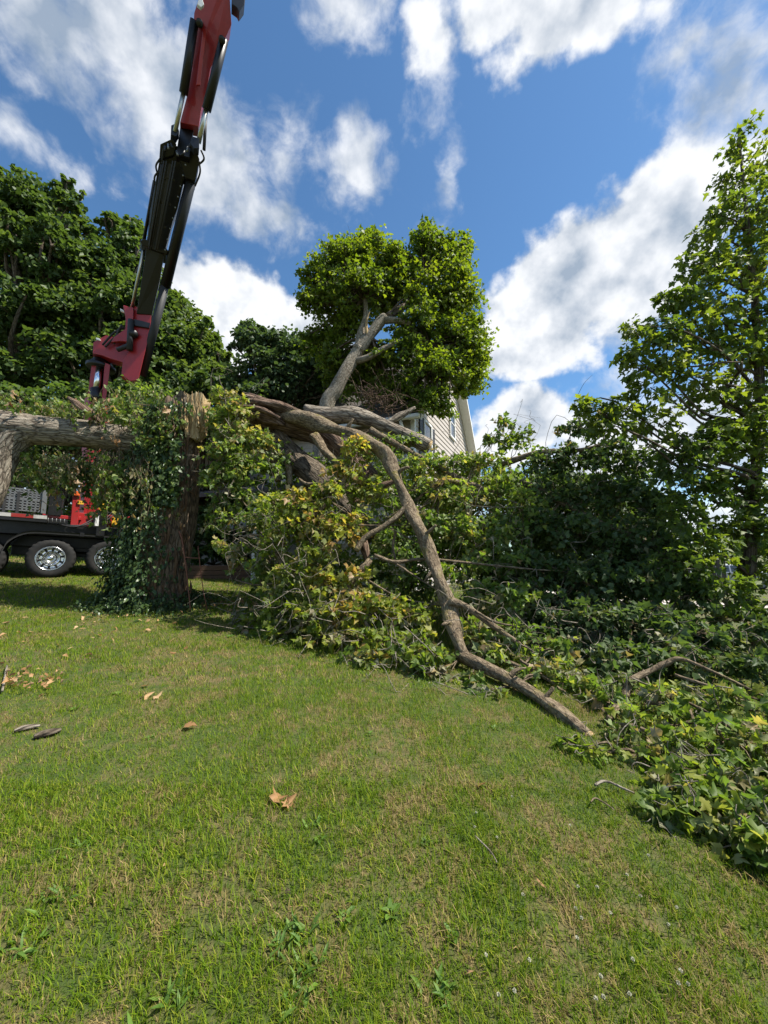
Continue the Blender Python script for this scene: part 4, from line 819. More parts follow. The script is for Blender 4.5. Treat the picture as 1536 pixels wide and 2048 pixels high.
# ------------------------------------------------------------------ broken trunk, fallen timber
def leaves_for(mb, tb, spec, dens, size, kind, anchors, upw=.6, tone0=.5, backing=True):
    """spec: (px, py, Y, rx px, ry px, tone)"""
    for (px, py, Y, rx, ry, tone) in spec:
        c, r = E(px, py, Y, rx, ry); g = float(gz(c[0], c[1]))
        if c[2] - r[2] * .9 < g: c = c + UP * max(0, min(.6, (g + r[2] * .75) - c[2]))
        area = 4 * math.pi * (np.prod(r) ** (2 / 3)); n = int(area * dens)
        cc, dd = spray_leaves(mb, tb, c, r, n * 2.0, size * .72, 'low' if Y > 4.6 else kind, tone=tone + rng.normal() * .05, spread=.95, droop=.6, wild=.9, upw=upw, grow=1.15)
        h = min(anchors, key=lambda q: np.linalg.norm(q - c)); twig(tb, h, c, .012, .005, .08, 5, 5)
        for q in cc[rng.choice(len(cc), min(len(cc), 4), replace=False)]: twig(tb, c, q, .007, .004, .15, 4, 3)

def build_stump():
    b0 = G(315, 1212); Y = b0[1]
    root = thing('broken_stump', 'tall snapped maple trunk with splintered pale top and ivy climbing its side', 'stump', b0)
    rows = [(312, 1225, Y, 138), (316, 1180, Y, 116), (326, 1100, Y, 102), (338, 1000, Y, 96), (348, 920, Y, 90), (360, 860, Y, 74), (368, 822, Y, 64)]
    p, r = PL(rows); mb = MB(); tube(mb, p, r, n=56, res=7, bump=.05, ridges=.045, jag=.22); obj('trunk', mb, M['bark_stump'], root)
    # torn heartwood
    from mathutils import noise as mnoise
    def slab(name, poly, Ys, thick, mat, rough=.05):
        bm = bmesh.new(); fr = [bm.verts.new(P(x, y, Ys)) for x, y in poly]; bk_ = [bm.verts.new(P(x + rng.normal() * 2, y + rng.normal() * 3, Ys) + np.array([0, thick, 0])) for x, y in poly]; n = len(poly)
        f1 = bm.faces.new(fr[::-1]); f2 = bm.faces.new(bk_)
        for k in range(n): bm.faces.new([fr[k], fr[(k + 1) % n], bk_[(k + 1) % n], bk_[k]])
        bmesh.ops.triangulate(bm, faces=bm.faces[:]); bmesh.ops.subdivide_edges(bm, edges=bm.edges[:], cuts=3, use_grid_fill=True); bmesh.ops.recalc_face_normals(bm, faces=bm.faces[:])
        for v in bm.verts:
            q = v.co; w = mnoise.noise(Vector((q.x * 9, q.y * 9, q.z * 2.2))) * rough + mnoise.noise(Vector((q.x * 26, q.y * 26, q.z * 5))) * rough * .6; v.co = q + v.normal * w + Vector((0, 0, mnoise.noise(Vector((q.x * 21, q.y * 21, 3)))  * rough * .9))
        bm.verts.index_update(); V = np.array([v.co[:] for v in bm.verts]); Fx = np.array([[v.index for v in f.verts] for f in bm.faces]); bm.free()
        mb = MB(); mb.add(V, [Fx], bk=V, rnd=np.full(len(V), .5)); return obj(name, mb, M[mat], root, smooth=False)
    slab('splintered_top', [(380, 876), (369, 852), (366, 836), (361, 812), (368, 786), (380, 791), (392, 784), (405, 788), (404, 812), (402, 840), (398, 862), (391, 880)], Y - .36, .36, 'wood')
    slab('bark_slab', [(340, 856), (340, 820), (349, 794), (362, 782), (373, 790), (368, 812), (371, 838), (364, 858)], Y - .42, .40, 'bark_dark', .06)
    slab('torn_wood', [(310, 848), (318, 828), (334, 822), (342, 838), (336, 856), (320, 862)], Y - .50, .22, 'wood', .05)
    mb = MB()
    for k in range(14):                            # upright splinters and torn strips down the sunny side
        px = rng.uniform(358, 400); py = rng.uniform(790, 850); a = P(px, py + 30, Y - .42); b = P(px + rng.normal() * 4, max(782, py - rng.uniform(10, 45)), Y - .40); twig(mb, a, b, rng.uniform(.010, .035), .003, .06, 5, 3)
    obj('splinters', mb, M['wood'], root, kind='stuff')
    # ivy: close to the bark, thick on the left and at the foot
    def on_trunk(n, tfun, side):
        t = tfun(n); C = np.array([P(*r_[:3]) for r_ in rows]); R_ = np.array([r_[3] * .5 * MPP(*r_[:3]) for r_ in rows]); k = t * (len(rows) - 1)
        c = np.stack([np.interp(k, np.arange(len(rows)), C[:, i]) for i in range(3)], 1); rr = np.interp(k, np.arange(len(rows)), R_)
        a = side(n, t); d = np.stack([np.sin(a), -np.cos(a), np.zeros(n)], 1); return c + d * (rr + np.abs(rng.normal(.03, .07, n)))[:, None], d
    pos, d = on_trunk(150, lambda n: rng.uniform(.08, .92, n), lambda n, t: rng.uniform(.0, 1.5, n)); mb = MB()
    for q, dd in zip(pos, d):
        h = rng.uniform(.12, .45); q = q - dd * .05; w = np.cross(UP, dd); pts = [q, q + UP * h * .5 + w * rng.normal() * .02 + dd * .01, q + UP * h + w * rng.normal() * .03 - dd * .02]; tube(mb, pts, [.008, rng.uniform(.015, .035), .006], n=5, res=3, bump=.15)
    obj('bark_strips', mb, M['wood'] if False else M['bark_torn2'], root, kind='stuff')
    n = 11000; pos, d = on_trunk(n, lambda n: rng.uniform(0, 1, n) ** 1.2, lambda n, t: np.minimum(rng.normal(-.80, .70 - .1 * t, n), 1.9 * vnoise(t * 11, t * 3, 1.0, 31) - .25 + np.abs(rng.normal(0, .22, n))))
    lump = np.abs(vnoise(pos[:, 0] * 1.0 + 7 * d[:, 0], pos[:, 2], 2.2, 21)); pos += d * (lump ** 2 * .34)[:, None] + rng.normal(size=pos.shape) * .04
    mb = MB(); add_leaves(mb, pos, unit(d * .5 - UP * .8 + rdir(n) * .5), unit(d + UP * .35 + rdir(n) * .45), rng.uniform(.05, .11, n), rng.uniform(size=n), 'oval')
    n = 2600; a = rng.uniform(0, 2 * np.pi, n); rr = np.abs(rng.normal(0, .28, n)) + .62; q = np.column_stack([b0[0] - .1 + np.cos(a) * rr * 1.05, b0[1] + np.sin(a) * rr, np.zeros(n)]); q[:, 2] = gz(q[:, 0], q[:, 1]) + rng.uniform(0, .38, n) * np.clip(1.5 - rr, .1, 1)
    add_leaves(mb, q, unit(rdir(n) - UP * .2), unit(UP + rdir(n) * .5), rng.uniform(.05, .10, n), rng.uniform(size=n), 'oval')
    n = 500; q = np.array([P(rng.uniform(285, 355), rng.uniform(880, 1010), Y - rng.uniform(.45, .7)) for _ in range(n)]); add_leaves(mb, q, unit(rdir(n) - UP), unit(-UP * 0 + np.array([0, -1, .4]) + rdir(n) * .6), rng.uniform(.07, .15, n), rng.uniform(.4, 1, n), 'mid')
    obj('ivy', mb, M['leaf_ivy'], root, kind='stuff')
build_stump()

def build_horizontal():
    b0 = G(-90, 1240)
    root = thing('fallen_tree', 'thick grey maple stem lying level off the stump with wilted vines hanging from it', 'tree trunk', b0)
    p, r = PL([(345, 885, 7.95, 50), (290, 882, 7.85, 52), (230, 876, 7.75, 54), (160, 868, 7.6, 57), (90, 862, 7.45, 58), (30, 858, 7.35, 62), (-50, 850, 7.25, 58), (-140, 846, 7.1, 56)]); mb = MB(); tube(mb, p, r, n=48, res=8, bump=.035, ridges=.03); obj('trunk', mb, M['bark'], root)
    p, r = PL([(70, 862, 7.4, 50), (40, 872, 7.35, 54), (16, 896, 7.3, 52), (0, 930, 7.25, 46), (-16, 980, 7.2, 42), (-50, 1080, 7.2, 40)]); p = np.vstack([p, b0 - UP * .1]); r = np.append(r, r[-1]); mb = MB(); tube(mb, p, r, n=32, res=7, bump=.035, ridges=.025); obj('branch', mb, M['bark'], root)
    for rows in ([(136, 795, 7.3, 5), (160, 812, 7.3, 15), (180, 828, 7.4, 14), (200, 842, 7.5, 6)], [(310, 820, 7.6, 5), (330, 832, 7.6, 14), (352, 842, 7.7, 7)]):
        p, r = PL(rows); mb = MB(); tube(mb, p, r, n=10, res=4, bump=.25, jag=.05); obj('torn_bark', mb, M['bark_red'], root)
    tb = MB(); lw = MB(); lg = MB(); ld = MB()
    def vine(a, b, sag, nleaf, wilt, sz, r=.007):
        a = P(*a); b = P(*b); t = np.linspace(0, 1, 6)[:, None]; pts = a + (b - a) * t - UP * (sag * np.sin(np.pi * t)); pts[1:-1] += rng.normal(size=(4, 3)) * .05
        tube(tb, pts, np.linspace(r, r * .4, 6), n=4, res=3, bump=.05, cap=False); c = catmull(pts, 8)
        i = rng.integers(len(c) // 5, len(c), nleaf); pos = c[i] + rng.normal(size=(nleaf, 3)) * .05; tp = unit(rdir(nleaf) * .45 - UP); nn = unit(rdir(nleaf) + np.array([0, -.8, .2])); s = sz * rng.uniform(.6, 1.2, nleaf)
        add_leaves({0: lg, 1: lw, 2: ld}[wilt], pos, tp, nn, s, rng.uniform(size=nleaf), 'oval' if wilt else 'mid', 1.0)
    for k in range(150):                           # hanging curtain between trunk and stump
        x = rng.uniform(60, 345) if k < 70 else rng.uniform(180, 300); y0 = rng.uniform(895, 920); L = rng.uniform(30, 110) * (.5 + .5 * min(1, x / 220)) * (1.45 if x > 150 else 1); Yv = rng.uniform(7.3, 8.1)
        vine((x, y0, Yv), (x + rng.normal() * 18, y0 + L, Yv - rng.uniform(0, .3)), -.02, int(rng.uniform(12, 26)), 1 if rng.uniform() < .45 else (2 if rng.uniform() < .12 else 0), rng.uniform(.07, .11))
    for k in range(70):                            # sprigs and vines on top
        x = rng.uniform(10, 350); Yv = rng.uniform(7.2, 7.9); h = rng.uniform(15, 75) if x > 230 else rng.uniform(8, 55); vine((x, 840 + x * .09, Yv), (x + rng.uniform(-40, 40), 828 - h + x * .05, Yv - rng.uniform(-.2, .3)), -.05, int(rng.uniform(8, 20)), 0 if rng.uniform() < .72 else (1 if rng.uniform() < .8 else 2), rng.uniform(.07, .11))
    vine((345, 855, 7.4), (200, 830, 7.3), -.35, 6, 0, .08, .012); vine((60, 1030, 7.4), (125, 1000, 7.4), -.12, 3, 2, .07, .012)
    for (x, y) in [(20, 812), (215, 815), (228, 880), (330, 830)]: vine((x, y + 10, 7.2), (x + 5, y - 25, 7.2), 0, 10, 2, .10)
    obj('vine_stems', tb, M['bark_limb'], root, kind='stuff'); obj('wilted_leaves', lw, M['leaf_wilt'], root, kind='stuff'); obj('green_leaves', lg, M['leaf_pile'], root, kind='stuff'); obj('dead_leaves', ld, M['leaf_dead'], root, kind='stuff')
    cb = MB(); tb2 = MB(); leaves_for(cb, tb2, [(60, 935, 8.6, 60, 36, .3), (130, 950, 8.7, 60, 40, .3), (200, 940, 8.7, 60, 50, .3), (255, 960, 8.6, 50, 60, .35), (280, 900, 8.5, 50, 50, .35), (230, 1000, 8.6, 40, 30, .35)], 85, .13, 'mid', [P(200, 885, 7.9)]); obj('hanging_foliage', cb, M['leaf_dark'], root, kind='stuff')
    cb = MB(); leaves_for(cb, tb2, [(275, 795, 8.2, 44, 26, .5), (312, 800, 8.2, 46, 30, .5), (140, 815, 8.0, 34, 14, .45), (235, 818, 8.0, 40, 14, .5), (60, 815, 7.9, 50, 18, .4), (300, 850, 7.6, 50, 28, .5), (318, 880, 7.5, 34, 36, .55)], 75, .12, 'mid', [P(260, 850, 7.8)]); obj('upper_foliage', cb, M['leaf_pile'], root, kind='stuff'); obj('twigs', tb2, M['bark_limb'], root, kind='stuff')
build_horizontal()

def fallen(name, label, cat, limbs, spec=(), mat='leaf_pile', dens=80, size=.14, kind='mid', bark='bark_limb', extra_twigs=0, group='limbs of the fallen maple', cut=(), ridges=0.0, upw=.6, torn=0, thick=1.0, wilt=.14):
    L = [PL(l) for l in limbs]; L = [(p, r * thick * rng.uniform(.87, 1.13, len(r))) for p, r in L]; allp = np.vstack([l[0] for l in L]) if L else np.array([P(*s[:3]) for s in spec])
    b = allp[np.argmin(allp[:, 2])]; root = thing(name, label, cat, (b[0], b[1], float(gz(b[0], b[1]))), group)
    for k, (p, r) in enumerate(L):
        mb = MB(); big = r.max() > .09; tube(mb, p, r, n=30 if big else 9, res=6, bump=.10 if big else .09, ridges=max(ridges, .018) if big else 0, jag=.22 if torn and k < torn else None); obj('limb' if r.max() > .03 else 'branch', mb, M[bark], root)
        if k in cut: mb = MB(); disc(mb, p[-1] + unit(p[-1] - p[-2]) * .004, p[-1] - p[-2], r[-1] * .94, 20); obj('cut_face', mb, M['wood'], root)
    if len(spec):
        cb = MB(); tb = MB(); anchors = [q for l in L for q in catmull(l[0], 4)] if L else list(allp)
        leaves_for(cb, tb, spec, dens, size, kind, anchors, upw)
        pb = MB()
        for k in range(int(extra_twigs * 1.6)):
            s = spec[rng.integers(len(spec))]; a = P(s[0] + rng.normal() * s[3] * .8, s[1] + rng.normal() * s[4] * .8, s[2] - rng.uniform(.05, .5) * min(1, s[2] / 6)) + UP * rng.uniform(.02, .16); v = rng.normal(size=3) * np.array([.45, .2, .4]) * min(1, (s[2] / 7) ** 1.5); twig(pb, a, a + v, rng.uniform(.004, .009) * min(1, s[2] / 5), .002, .35, 4, 5)
        obj('dry_twigs', pb, M['bark_pale'], root, kind='stuff')
        wb = MB(); leaves_for(wb, tb, spec, dens * wilt, size * .9, kind, anchors, .2); obj('wilted_leaves', wb, M['leaf_wilt'], root, kind='stuff')
        obj('twigs', tb, M['bark_limb'], root, kind='stuff'); obj('leaves', cb, M[mat], root, kind='stuff')
    return root

# the big torn stem that arches over and down to the lawn, kinked near the ground
fallen('crooked_limb', 'long crooked bare limb arching from the log heap down to the lawn', 'tree limb',
       [[(530, 812, 8.3, 26), (570, 826, 8.05, 40), (620, 842, 7.7, 44), (680, 862, 7.4, 38), (730, 882, 7.1, 35), (768, 906, 6.8, 38), (784, 935, 6.65, 36), (802, 978, 6.45, 32), (820, 1020, 6.25, 32), (846, 1072, 6.0, 34), (868, 1128, 5.75, 36), (884, 1176, 5.5, 38), (898, 1212, 5.35, 40), (906, 1250, 5.15, 36), (922, 1300, 4.95, 34), (932, 1318, 4.88, 30)],
        [(912, 1306, 4.92, 22), (932, 1316, 4.85, 34), (975, 1337, 4.6, 33), (1030, 1364, 4.25, 36), (1085, 1400, 3.9, 40), (1130, 1436, 3.58, 43), (1178, 1474, 3.3, 40)],
        [(900, 1203, 5.3, 30), (930, 1212, 5.2, 20), (970, 1240, 5.1, 19), (1040, 1288, 4.9, 12)], [(950, 1222, 5.1, 8), (990, 1244, 5.0, 7), (1028, 1252, 4.9, 4)],
        [(818, 1008, 6.25, 16), (795, 1032, 6.2, 15), (762, 1056, 6.15, 16), (730, 1076, 6.1, 17), (712, 1102, 6.05, 15)], [(735, 1128, 6.0, 16), (722, 1140, 6.0, 17), (714, 1156, 6.0, 12)],
        [(748, 1110, 5.9, 9), (790, 1124, 5.9, 11), (830, 1119, 5.95, 10), (880, 1120, 6.0, 8), (960, 1128, 6.0, 7), (1060, 1138, 6.0, 4), (1130, 1143, 6.0, 3)], [(790, 1126, 5.9, 6), (830, 1152, 5.8, 5), (872, 1178, 5.6, 4)], [(735, 1160, 5.9, 6), (800, 1195, 5.7, 5), (885, 1212, 5.5, 3)],
        [(690, 1049, 6.2, 4), (760, 1051, 6.2, 4), (822, 1050, 6.3, 3)], [(772, 1052, 6.2, 4), (810, 1072, 6.2, 4), (845, 1090, 6.1, 4)], [(792, 1062, 6.3, 8), (786, 1090, 6.3, 9), (790, 1118, 6.2, 6)], [(846, 1072, 5.95, 14), (862, 1060, 5.85, 10), (872, 1050, 5.8, 7)], [(790, 950, 6.6, 15), (806, 938, 6.5, 11), (818, 934, 6.45, 8)], [(1088, 1398, 3.86, 18), (1100, 1384, 3.85, 13), (1106, 1374, 3.85, 9)], [(905, 1240, 5.15, 16), (892, 1246, 5.05, 11), (884, 1250, 5.0, 7)], [(690, 864, 7.35, 16), (700, 848, 7.3, 11), (706, 838, 7.3, 8)], [(1020, 1352, 4.2, 16), (1034, 1340, 4.2, 12), (1052, 1336, 4.2, 6)], [(872, 1140, 5.65, 16), (858, 1150, 5.6, 10), (850, 1162, 5.6, 5)]],
       [(1120, 1360, 4.6, 40, 22, .5)], dens=60, ridges=.03, cut=(1,), thick=.70)
# logs of the heap
fallen('fallen_log', 'heavy log sawn square at its end beside the dark shutter', 'log', [[(610, 820, 8.8, 30), (660, 830, 8.7, 32), (700, 830, 8.6, 34), (735, 838, 8.5, 40), (772, 852, 8.4, 37), (815, 872, 8.3, 33), (858, 893, 8.2, 30)], [(775, 845, 8.4, 12), (800, 832, 8.5, 14), (830, 815, 8.6, 8)]], bark='bark', cut=(0,), ridges=.03, thick=.84)
fallen('fallen_log', 'torn reddish trunk end with split bark at the top of the heap', 'log', [[(740, 960, 8.5, 44), (700, 915, 8.5, 48), (640, 866, 8.4, 52), (580, 846, 8.3, 50), (530, 834, 8.3, 44), (500, 826, 8.3, 34)], [(610, 838, 7.9, 14), (580, 822, 7.9, 24), (540, 808, 7.95, 26), (508, 800, 8.0, 18)], [(570, 850, 8.0, 8), (540, 838, 7.95, 16), (505, 828, 7.95, 18), (482, 822, 8.0, 8)], [(560, 836, 7.8, 5), (520, 818, 7.8, 12), (478, 812, 7.9, 6)]], bark='bark_red', ridges=.09, torn=4)
fallen('fallen_log', 'dark shaded log slanting down under the heap', 'log', [[(545, 880, 8.4, 46), (590, 920, 8.3, 50), (640, 960, 8.2, 50), (690, 1010, 8.1, 44), (740, 1080, 8.0, 40)]], bark='bark_dark', ridges=.04)  # shade under the heap put into the darker bark colour
fallen('fallen_limb', 'pair of mossy upright stubs below the torn trunk end', 'tree limb', [[(540, 880, 7.9, 18), (548, 920, 7.8, 16), (556, 962, 7.7, 13)], [(556, 905, 7.8, 14), (574, 925, 7.7, 13), (580, 970, 7.6, 9)], [(560, 925, 7.7, 7), (580, 900, 7.7, 6), (592, 920, 7.6, 4)]])
fallen('fallen_limb', 'brown limb stub poking down beside the yellowing clump', 'tree limb', [[(628, 872, 8.0, 18), (648, 900, 7.8, 15), (674, 926, 7.6, 10)], [(598, 958, 7.4, 5), (615, 968, 7.3, 6), (640, 965, 7.2, 4)]])
fallen('fallen_limb', 'reddish leaning limb behind the crooked limb', 'tree limb', [[(700, 975, 7.2, 18), (710, 1010, 7.1, 18), (724, 1075, 6.9, 16), (736, 1130, 6.8, 12)], [(735, 985, 6.9, 10), (770, 970, 6.9, 12), (790, 962, 6.9, 8)]], bark='bark_red')
# leafy branches
fallen('leafy_branch', 'bright leafy branch drooping right beside the stump top', 'branch', [[(520, 830, 8.0, 14), (470, 850, 7.8, 10), (440, 900, 7.6, 7), (430, 960, 7.5, 4)]],
       [(448, 802, 7.8, 26, 26, .75), (475, 825, 7.7, 34, 30, .8), (448, 850, 7.6, 30, 34, .7), (480, 880, 7.6, 38, 36, .65), (452, 910, 7.5, 34, 36, .6), (500, 930, 7.5, 42, 34, .6), (455, 960, 7.4, 38, 34, .55), (520, 880, 7.7, 30, 30, .7), (540, 930, 7.6, 30, 40, .5), (490, 985, 7.4, 40, 26, .5), (440, 1010, 7.5, 18, 24, .45), (425, 960, 7.5, 16, 30, .55), (470, 1040, 7.2, 30, 26, .5), (515, 1035, 7.1, 34, 30, .5), (432, 1050, 7.3, 16, 20, .5)], extra_twigs=16)
fallen('leafy_branch', 'yellowing leafy branch hanging in front of the log heap', 'branch', [[(690, 870, 7.3, 12), (700, 930, 6.8, 10), (660, 1000, 6.5, 8), (600, 1050, 6.3, 5)]],
       [(705, 905, 6.9, 34, 30, .75), (690, 950, 6.8, 40, 34, .75), (730, 985, 6.8, 34, 34, .6), (660, 990, 6.6, 42, 36, .65), (600, 1005, 6.5, 46, 36, .65), (550, 1010, 6.6, 36, 34, .55), (640, 1050, 6.4, 50, 38, .7), (580, 1060, 6.4, 44, 36, .6), (690, 1070, 6.3, 36, 38, .75), (550, 1090, 6.4, 30, 30, .5), (630, 1100, 6.2, 40, 30, .55), (720, 1040, 6.4, 26, 26, .7)], mat='leaf_olive', extra_twigs=14, dens=90)
fallen('leafy_branch', 'small bright sprig hanging over the lawn gap beside the stump', 'branch', [[(560, 1080, 6.7, 6), (500, 1070, 6.7, 5), (470, 1090, 6.7, 4)], [(552, 1105, 6.5, 6), (562, 1130, 6.5, 7), (556, 1180, 6.4, 7), (566, 1240, 6.3, 5)], [(470, 1160, 6.6, 3), (512, 1170, 6.6, 4), (550, 1166, 6.5, 3)]],
       [(462, 1100, 6.7, 22, 18, .7), (484, 1132, 6.7, 20, 22, .7), (440, 1090, 6.8, 18, 14, .6), (500, 1095, 6.7, 24, 22, .5), (520, 1140, 6.6, 24, 26, .45)], dens=75, extra_twigs=8)
fallen('leafy_branch', 'olive leafy branch spread low on the lawn left of the crooked limb', 'branch', [[(740, 1120, 6.1, 12), (690, 1180, 5.9, 10), (620, 1240, 5.8, 8), (540, 1280, 6.0, 5)], [(700, 1180, 5.8, 9), (740, 1260, 5.4, 8), (800, 1330, 5.0, 5)]],
       [(590, 1150, 6.2, 44, 34, .5), (650, 1170, 6.0, 46, 36, .7), (715, 1165, 5.9, 40, 34, .75), (560, 1210, 6.1, 44, 34, .4), (620, 1230, 5.9, 50, 36, .55), (690, 1230, 5.7, 50, 38, .7), (760, 1220, 5.6, 44, 36, .65), (820, 1230, 5.5, 40, 34, .5), (560, 1275, 6.0, 46, 24, .35), (640, 1290, 5.6, 50, 28, .45), (710, 1300, 5.3, 50, 34, .5), (780, 1290, 5.2, 46, 36, .5), (840, 1300, 5.1, 40, 36, .45), (500, 1265, 6.4, 34, 18, .45), (740, 1345, 4.95, 40, 22, .45), (820, 1355, 4.8, 44, 26, .4), (870, 1345, 4.75, 36, 30, .4), (475, 1240, 6.9, 24, 14, .5)], mat='leaf_olive', extra_twigs=40, dens=92)
fallen('leafy_branch', 'leafy branches heaped behind the crooked limb below the house', 'branch', [[(740, 860, 8.0, 14), (850, 920, 7.8, 12), (960, 975, 7.5, 9), (1060, 1000, 7.3, 5)], [(888, 960, 7.3, 10), (920, 966, 7.3, 9), (960, 972, 7.2, 6)]],
       [(800, 890, 8.2, 40, 24, .6), (850, 930, 7.8, 44, 34, .65), (910, 930, 7.8, 44, 26, .65), (970, 930, 7.8, 44, 30, .6), (880, 985, 7.4, 44, 36, .65), (940, 1000, 7.2, 46, 38, .6), (1000, 980, 7.3, 46, 40, .5), (870, 1050, 7.0, 40, 36, .5), (930, 1070, 6.8, 46, 36, .5), (1000, 1060, 6.8, 48, 38, .45), (1050, 1020, 7.0, 44, 44, .4), (960, 1130, 6.5, 46, 34, .45), (1030, 1130, 6.4, 46, 38, .4), (985, 875, 8.2, 20, 18, .55), (1005, 845, 8.3, 16, 18, .5), (1035, 885, 8.1, 34, 26, .5), (830, 1100, 6.9, 36, 40, .35), (760, 1000, 7.4, 40, 40, .35), (780, 1090, 7.2, 44, 50, .3), (900, 1150, 6.4, 34, 30, .45), (560, 1040, 8.2, 50, 60, .3), (640, 1060, 8.2, 60, 70, .3), (620, 1150, 7.6, 60, 60, .3), (720, 1150, 7.4, 60, 60, .3), (820, 1180, 7.2, 60, 60, .3), (900, 1080, 8.2, 70, 60, .3), (1000, 1150, 7.8, 70, 60, .3), (860, 985, 9.0, 50, 40, .4), (960, 985, 9.0, 60, 46, .4), (540, 1140, 7.8, 40, 50, .3), (590, 940, 9.2, 60, 40, .3), (690, 950, 9.2, 60, 50, .3), (825, 938, 9.6, 40, 24, .45), (770, 965, 9.4, 44, 40, .35), (835, 1005, 9.3, 50, 46, .35), (790, 1065, 9.0, 50, 50, .35), (900, 1010, 9.6, 60, 50, .35), (740, 900, 9.6, 50, 30, .35), (920, 1100, 9.6, 70, 60, .35), (1010, 1060, 9.8, 80, 60, .35), (1010, 980, 9.8, 60, 50, .4)], extra_twigs=34, dens=85)
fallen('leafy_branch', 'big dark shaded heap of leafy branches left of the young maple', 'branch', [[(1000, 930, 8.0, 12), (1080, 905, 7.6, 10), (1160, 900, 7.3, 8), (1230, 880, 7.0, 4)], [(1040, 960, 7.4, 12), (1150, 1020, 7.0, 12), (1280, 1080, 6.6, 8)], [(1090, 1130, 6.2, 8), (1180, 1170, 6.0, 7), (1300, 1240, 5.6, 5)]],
       [(1085, 930, 7.6, 44, 34, .5), (1150, 915, 7.4, 46, 34, .5), (1215, 910, 7.2, 46, 34, .45), (1275, 930, 7.0, 46, 40, .4), (1110, 990, 7.2, 48, 40, .4), (1180, 985, 7.0, 50, 42, .35), (1250, 1000, 6.8, 50, 44, .3), (1320, 1010, 6.6, 48, 44, .3), (1090, 1060, 6.8, 48, 42, .4), (1160, 1070, 6.6, 50, 44, .35), (1230, 1080, 6.4, 50, 46, .35), (1300, 1090, 6.2, 50, 46, .3), (1090, 1140, 6.3, 46, 42, .35), (1160, 1150, 6.1, 50, 44, .35), (1240, 1160, 5.9, 52, 46, .35), (1310, 1170, 5.8, 50, 46, .35), (1110, 1220, 5.8, 50, 42, .4), (1190, 1240, 5.5, 52, 44, .35), (1270, 1250, 5.3, 54, 46, .35), (1340, 1260, 5.2, 46, 46, .35), (1380, 1190, 5.6, 36, 44, .35), (1140, 860, 7.6, 24, 18, .5), (1190, 850, 7.4, 30, 20, .5), (1330, 1320, 4.7, 60, 30, .4), (1230, 1320, 4.8, 60, 30, .4), (1420, 1330, 4.5, 60, 36, .35), (1500, 1340, 4.4, 60, 40, .3), (1390, 1270, 5.0, 44, 40, .3), (1450, 1290, 5.0, 50, 40, .3), (1520, 1280, 5.0, 44, 44, .3), (1060, 1180, 6.6, 40, 40, .35), (1110, 1230, 6.2, 44, 40, .35), (1470, 1240, 5.6, 34, 30, .35), (1180, 1305, 5.2, 54, 30, .4), (1260, 1315, 5.0, 50, 28, .4), (1120, 1290, 5.5, 50, 34, .4), (1340, 1300, 5.1, 50, 34, .35), (1080, 1000, 8.6, 70, 70, .3), (1180, 1020, 8.4, 70, 80, .3), (1280, 1060, 8.2, 70, 80, .3), (1100, 1150, 7.6, 70, 70, .3), (1200, 1180, 7.4, 80, 70, .3), (1310, 1200, 7.0, 60, 70, .3), (1260, 1130, 6.6, 50, 50, .3), (1110, 1090, 9.6, 80, 70, .35), (1220, 1090, 9.4, 80, 70, .35), (1320, 1110, 9.0, 60, 60, .35), (1120, 980, 9.4, 70, 50, .35), (1230, 990, 9.2, 70, 50, .35)], mat='leaf_dark', extra_twigs=40, dens=100, wilt=.05)  # the heap's shade is put into a darker leaf colour
fallen('leafy_branch', 'leafy branch lying along the lawn behind the lower crooked limb', 'branch', [[(930, 1310, 5.1, 9), (1000, 1320, 4.9, 8), (1080, 1350, 4.5, 6), (1160, 1410, 4.0, 4)], [(1040, 1320, 4.7, 6), (1085, 1350, 4.5, 6), (1150, 1400, 4.1, 5), (1190, 1430, 3.9, 3)]],
       [(960, 1190, 5.9, 44, 30, .5), (1030, 1200, 5.7, 44, 34, .45), (960, 1260, 5.4, 46, 32, .55), (1030, 1270, 5.2, 44, 36, .5), (1090, 1300, 5.0, 44, 36, .45), (980, 1300, 5.05, 40, 24, .5), (890, 1385, 4.55, 40, 10, .5), (940, 1400, 4.4, 40, 10, .55), (990, 1418, 4.2, 36, 9, .5), (1060, 1345, 4.6, 46, 26, .5), (1135, 1362, 4.4, 40, 22, .5), (1200, 1385, 4.15, 46, 26, .5), (1270, 1395, 4.0, 46, 28, .5), (1200, 1415, 3.95, 30, 14, .45), (850, 1375, 4.65, 34, 14, .5), (1220, 1430, 3.75, 44, 22, .5)], extra_twigs=34, dens=95)
fallen('leafy_branch', 'small leaf spray with a bare twig on the open lawn before the heap', 'branch', [[(712, 1345, 4.85, 5), (735, 1375, 4.55, 5), (752, 1398, 4.35, 4), (766, 1412, 4.25, 3)]], [(705, 1340, 4.95, 24, 10, .6), (735, 1352, 4.85, 18, 8, .6)], dens=110, extra_twigs=2)

